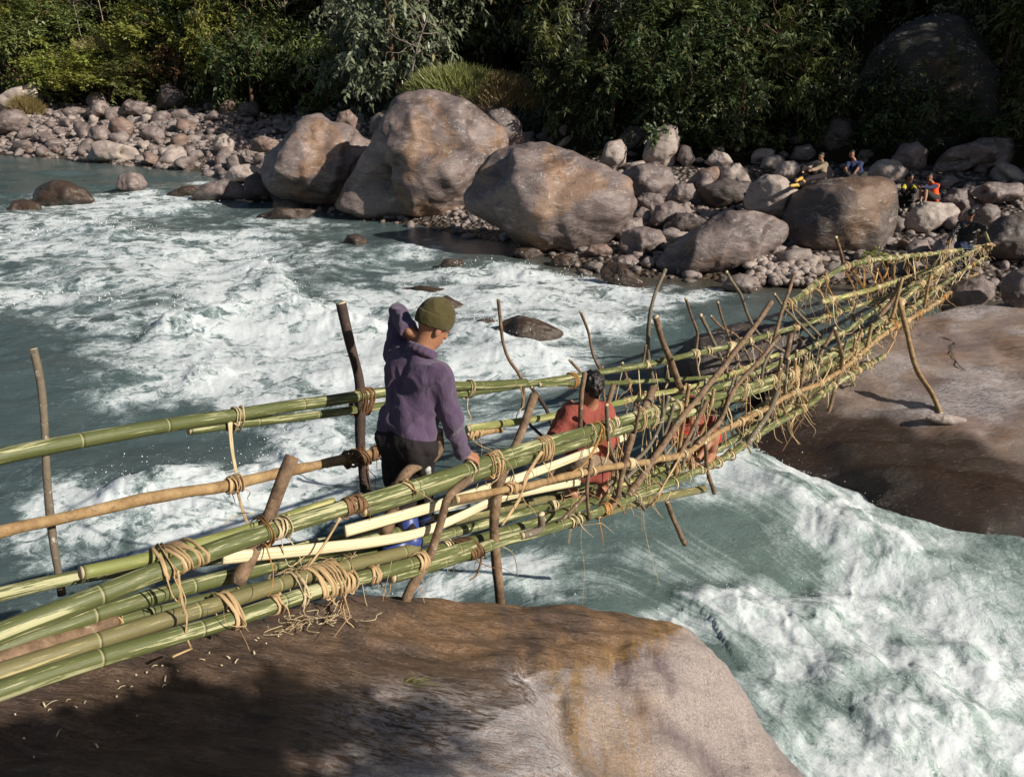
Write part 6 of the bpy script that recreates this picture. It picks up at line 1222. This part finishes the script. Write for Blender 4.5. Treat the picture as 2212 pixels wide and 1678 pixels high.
# grasses
def grass_mesh(seed, n, W, Hh, mat, name, label, P, depth=.5, tall=.55, kind=None):
    rs = np.random.default_rng(seed); th = rs.uniform(0, 6.28, n); rr = np.sqrt(rs.random(n)); b = np.stack([rr*np.cos(th)*W, rr*np.sin(th)*W*depth, np.sqrt(np.maximum(0, 1-rr**2))*Hh-.1], 1)
    D = unit(np.stack([rs.normal(size=n)*.5+b[:, 0]/W*.8, rs.normal(size=n)*.4-.35, .55+rs.random(n)*.8], 1)); Nn = unit(np.stack([rs.normal(size=n), -np.ones(n), rs.normal(size=n)*.4], 1)); V, F = leaf_geo(b, D, Nn, tall*rs.uniform(.5, 1.3, n), .035*rs.uniform(.6, 1.4, n))
    o = link_mesh(name, V, F, M[mat], None, False); o.location = P; return tag(o, label, 'grass' if kind else 'grass clump', kind=kind)
P = hit_hill(985, 238); dK = (P-CAM)@FWD
boulder([(868,262),(872,225),(900,195),(960,178),(1040,178),(1090,200),(1110,235),(1105,262),(1000,275)], 'crumbling earthy knoll overgrown with grass behind the domed giant', 'rock_red', d=36, thick=.6, name='boulder', rough=1.4)
K = pt(985, 208, 36)
grass_mesh(1, 4600, 2.1, 1.15, 'grass_g', 'grass_clump', 'mound of green and yellow grass on the knoll behind the domed giant', K+np.array([0, .1, -.2]), .7, .6); grass_mesh(2, 3600, 1.5, 1.1, 'grass', 'grass_clump', 'tawny dry grass hanging from the right side of the knoll', K+np.array([1.9, -.3, -.55]), .7, .65)
for x, y, W, lab in [(240,118,2.6,'dry golden grass in the middle of the left slope'),(60,250,1.0,'dry brown tuft beside the pale slanting slab'),(20,150,1.6,'dry golden grass at the left picture edge'),(300,140,1.4,'dry grass patch right of the golden grass')]:
    Pg = hit_hill(x, y); grass_mesh(int(x), 2600, W, .9, 'grass', 'grass_clump', lab, Pg, .8, .8)
# undergrowth over the slope: too many leaves to count
rs = np.random.default_rng(77); n = 60000; X = rs.uniform(-48, 34, n); s_ = rs.uniform(11, 34, n); sl = np.abs(np.interp(X+1, SHX, SHY)-np.interp(X-1, SHX, SHY))/2
Y = np.interp(X, SHX, SHY)+s_*np.sqrt(1+np.minimum(sl, 1.4)**2); Z = hill(X, Y); P = np.stack([X, Y, Z+rs.random(n)*.7], 1); x, y, d = project(P); k = (x > -60) & (x < 2280) & (y > -60); P = P[k]; n = len(P)
keep = fbm(P*.5, 3) > -.25; P = P[keep]; n = len(P)
V, F = leaf_geo(P, unit(rs.normal(size=(n, 3))+np.array([0, -.6, .1])), unit(rs.normal(size=(n, 3))*.6+np.array([0, -.5, 1])), .26*rs.uniform(.5, 1.4, n), .10*rs.uniform(.6, 1.3, n))
tag(link_mesh('undergrowth', V, F, M['leaf_dark'], None, False), 'dark leafy undergrowth covering the forest floor', 'undergrowth', kind='stuff')
# little leafy plant by the far bridge end
Pp = pt(1892, 556, 22.5); V, F = crown_mesh(55, .5, .3, 8, 160, .30, .11, .4, .2); tag(link_mesh('plant', V*.6+Pp, F, M['leaf_bright'], None, False), 'small bright green leafy plant at the foot of the broad flat boulder', 'plant')

# ================================================================== small things on the rocks
def on_rock(fz, x, y, lift=.01):
    r = ray(x, y); d = np.linspace(2, 20, 1800); Pp = CAM+d[:, None]*r; h = fz(Pp[:, 0], Pp[:, 1]); Pq_ = Pp.copy(); Pq_[:, 2] = h; h = h+(fg_noise if fz is fgz else sl_noise)(Pq_); k = np.argmax(Pp[:, 2] < h+lift); return Pp[k]
st = boulder([(1998,903),(2012,893),(2040,893),(2062,898),(2088,905),(2092,914),(2060,920),(2020,914)], 'small pale flat stone at the foot of the prop on the sloping slab', 'rock_pale', d=float((on_rock(slz,2045,914,.0)-CAM)@FWD), thick=.6, name='stone', cat='stone')
a = Acc(); a.tube(spline([on_rock(slz, *q, .02) for q in [(2040,728),(2062,742),(2055,760),(2072,790),(2086,800)]], .04), .006, 5); tag(a.build('twig', [M['bark_dark'], M['bark_dark']]), 'thin crooked twig lying on the sloping slab', 'twig')
# wood shavings left on the near boulder
a = Acc(); rs = np.random.default_rng(3)
for k in range(34):
    x = rs.uniform(20, 640); y = np.interp(x, [0, 640], [1540, 1345])+abs(rs.normal())*45; Pq = on_rock(fgz, x, y, .012); d = N_(np.array([rs.normal(), rs.normal(), 0])); ln = .008+.034*rs.random()**3
    a.tube(spline([Pq, Pq+d*ln*.5+np.array([0, 0, .006]), Pq+d*ln], .01), .002+.0022*rs.random(), 5, .3)
tag(a.build('wood_shavings', [M['split'], M['split']]), 'pale shavings and chips of cut wood strewn on the near boulder', 'shavings', kind='stuff')
a = Acc()
for k in range(26):
    x = rs.uniform(600, 800); y = np.interp(x, [600, 800], [1350, 1312])+abs(rs.normal())*14; q = [on_rock(fgz, x, y, .01)]
    for e in range(4): q.append(q[-1]+np.array([rs.normal()*.04, rs.normal()*.025, rs.random()*.01]))
    a.tube(spline(q, .015), .0022, 4)
tag(a.build('plant_fibres', [M['lash_pale']]*2), 'loose curling plant fibres on the near boulder under the bridge', 'fibres', kind='stuff')
Pq = on_rock(fgz, 878, 1472, .01); rs = np.random.default_rng(4); n = 22; V, F = leaf_geo(np.tile(Pq, (n, 1))+rs.normal(size=(n, 3))*np.array([.03, .01, .005]), unit(np.stack([rs.normal(size=n)*.3+.9, rs.normal(size=n)*.4+.25, rs.random(n)*.15], 1)), unit(rs.normal(size=(n, 3))*.3+np.array([0, 0, 1])), rs.uniform(.04, .12, n), rs.uniform(.003, .006, n))
tag(link_mesh('grass_tuft', V, F, M['grass_g'], None, False), 'wisp of pale green grass lying on the near boulder', 'grass tuft')
# unseen tree behind the camera, its crown shaped to shade the near boulder

poly = np.array([(-140,1640),(60,1600),(200,1545),(330,1495),(520,1470),(700,1446),(800,1478),(960,1492),(1010,1545),(930,1585),(1060,1640),(1010,1760),(-140,1900)], float)
rs = np.random.default_rng(12); Ps = []
while len(Ps) < 6500:
    x, y = rs.uniform(-140, 1080), rs.uniform(1440, 1900)
    wv = 18*math.sin(x*.021)+14*math.sin(x*.055+1)
    if not inside(poly, x, y+wv): continue
    bn = float(vnoise(np.array([[x*.0045, (y+x*.22)*.055, 3.3]]))[0])+.5*float(vnoise(np.array([[x*.011, (y+x*.25)*.13, 7.7]]))[0])
    if bn < -.75+1.25*sstep(150, 1000, x)+.5*sstep(1530, 1450, y)*sstep(100, 400, x): continue
    Q = on_rock(fgz, x, min(y, 1760), .0)
    if y > 1760: Q = Q+np.array([0, -(y-1760)*.003, 0])
    Ps.append(Q+np.array(SUN)*rs.uniform(6.2, 8.2))
Ps = np.array(Ps); n = len(Ps); cc = Ps.mean(0)
V, F = leaf_geo(Ps, unit(rs.normal(size=(n, 3))-np.array([0, 0, .4])), unit(np.array(SUN)+rs.normal(size=(n, 3))*.5), np.where(Ps[:, 0] > 3.6, .10, .15)*rs.uniform(.6, 1.2, n), np.where(Ps[:, 0] > 3.6, .04, .075)*rs.uniform(.7, 1.2, n))
root = thing('tree', 'unseen leafy tree behind the camera, crown shaped to shade the near boulder', 'tree', (cc[0]+.8, cc[1]-1.6, 2.3)); inv = -np.array(root.location)
link_mesh('crown', V+inv, F, M['leaf_mid'], root, False)
a = Acc(); a.tube(spline([np.array([0, 0, -.5]), np.array([-.1, .4, 2.2]), cc+inv+np.array([.3, -.2, .2])], .2), np.linspace(.16, .06, len(spline([np.array([0, 0, -.5]), np.array([-.1, .4, 2.2]), cc+inv+np.array([.3, -.2, .2])], .2))), 9); a.build('trunk', [M['trunk']]*2, root)

for k, (X, Y, H_, W_, key, lab) in enumerate([(28, 26, 15, 10, 'dark', 'tall dark shade tree added on the far bank outside the right picture edge'), (33, 24, 16, 11, 'dark2', 'tall spreading dark shade tree added farther down the far bank, outside the picture'), (32, 30, 14, 11, 'dark', 'tall dark shade tree added on the slope outside the right picture edge')]):  # unseen trees added to shade the forest and giant rock face
    c, t, used = PROT[key]; root = thing('tree', lab, 'tree', (X, Y, float(hill(X, Y))-.2)); a, b = c.copy(), t.copy(); COL.objects.link(a); COL.objects.link(b); a.parent = root; b.parent = root; root.scale = (W_/2.1, W_/2.1, H_/2.15)
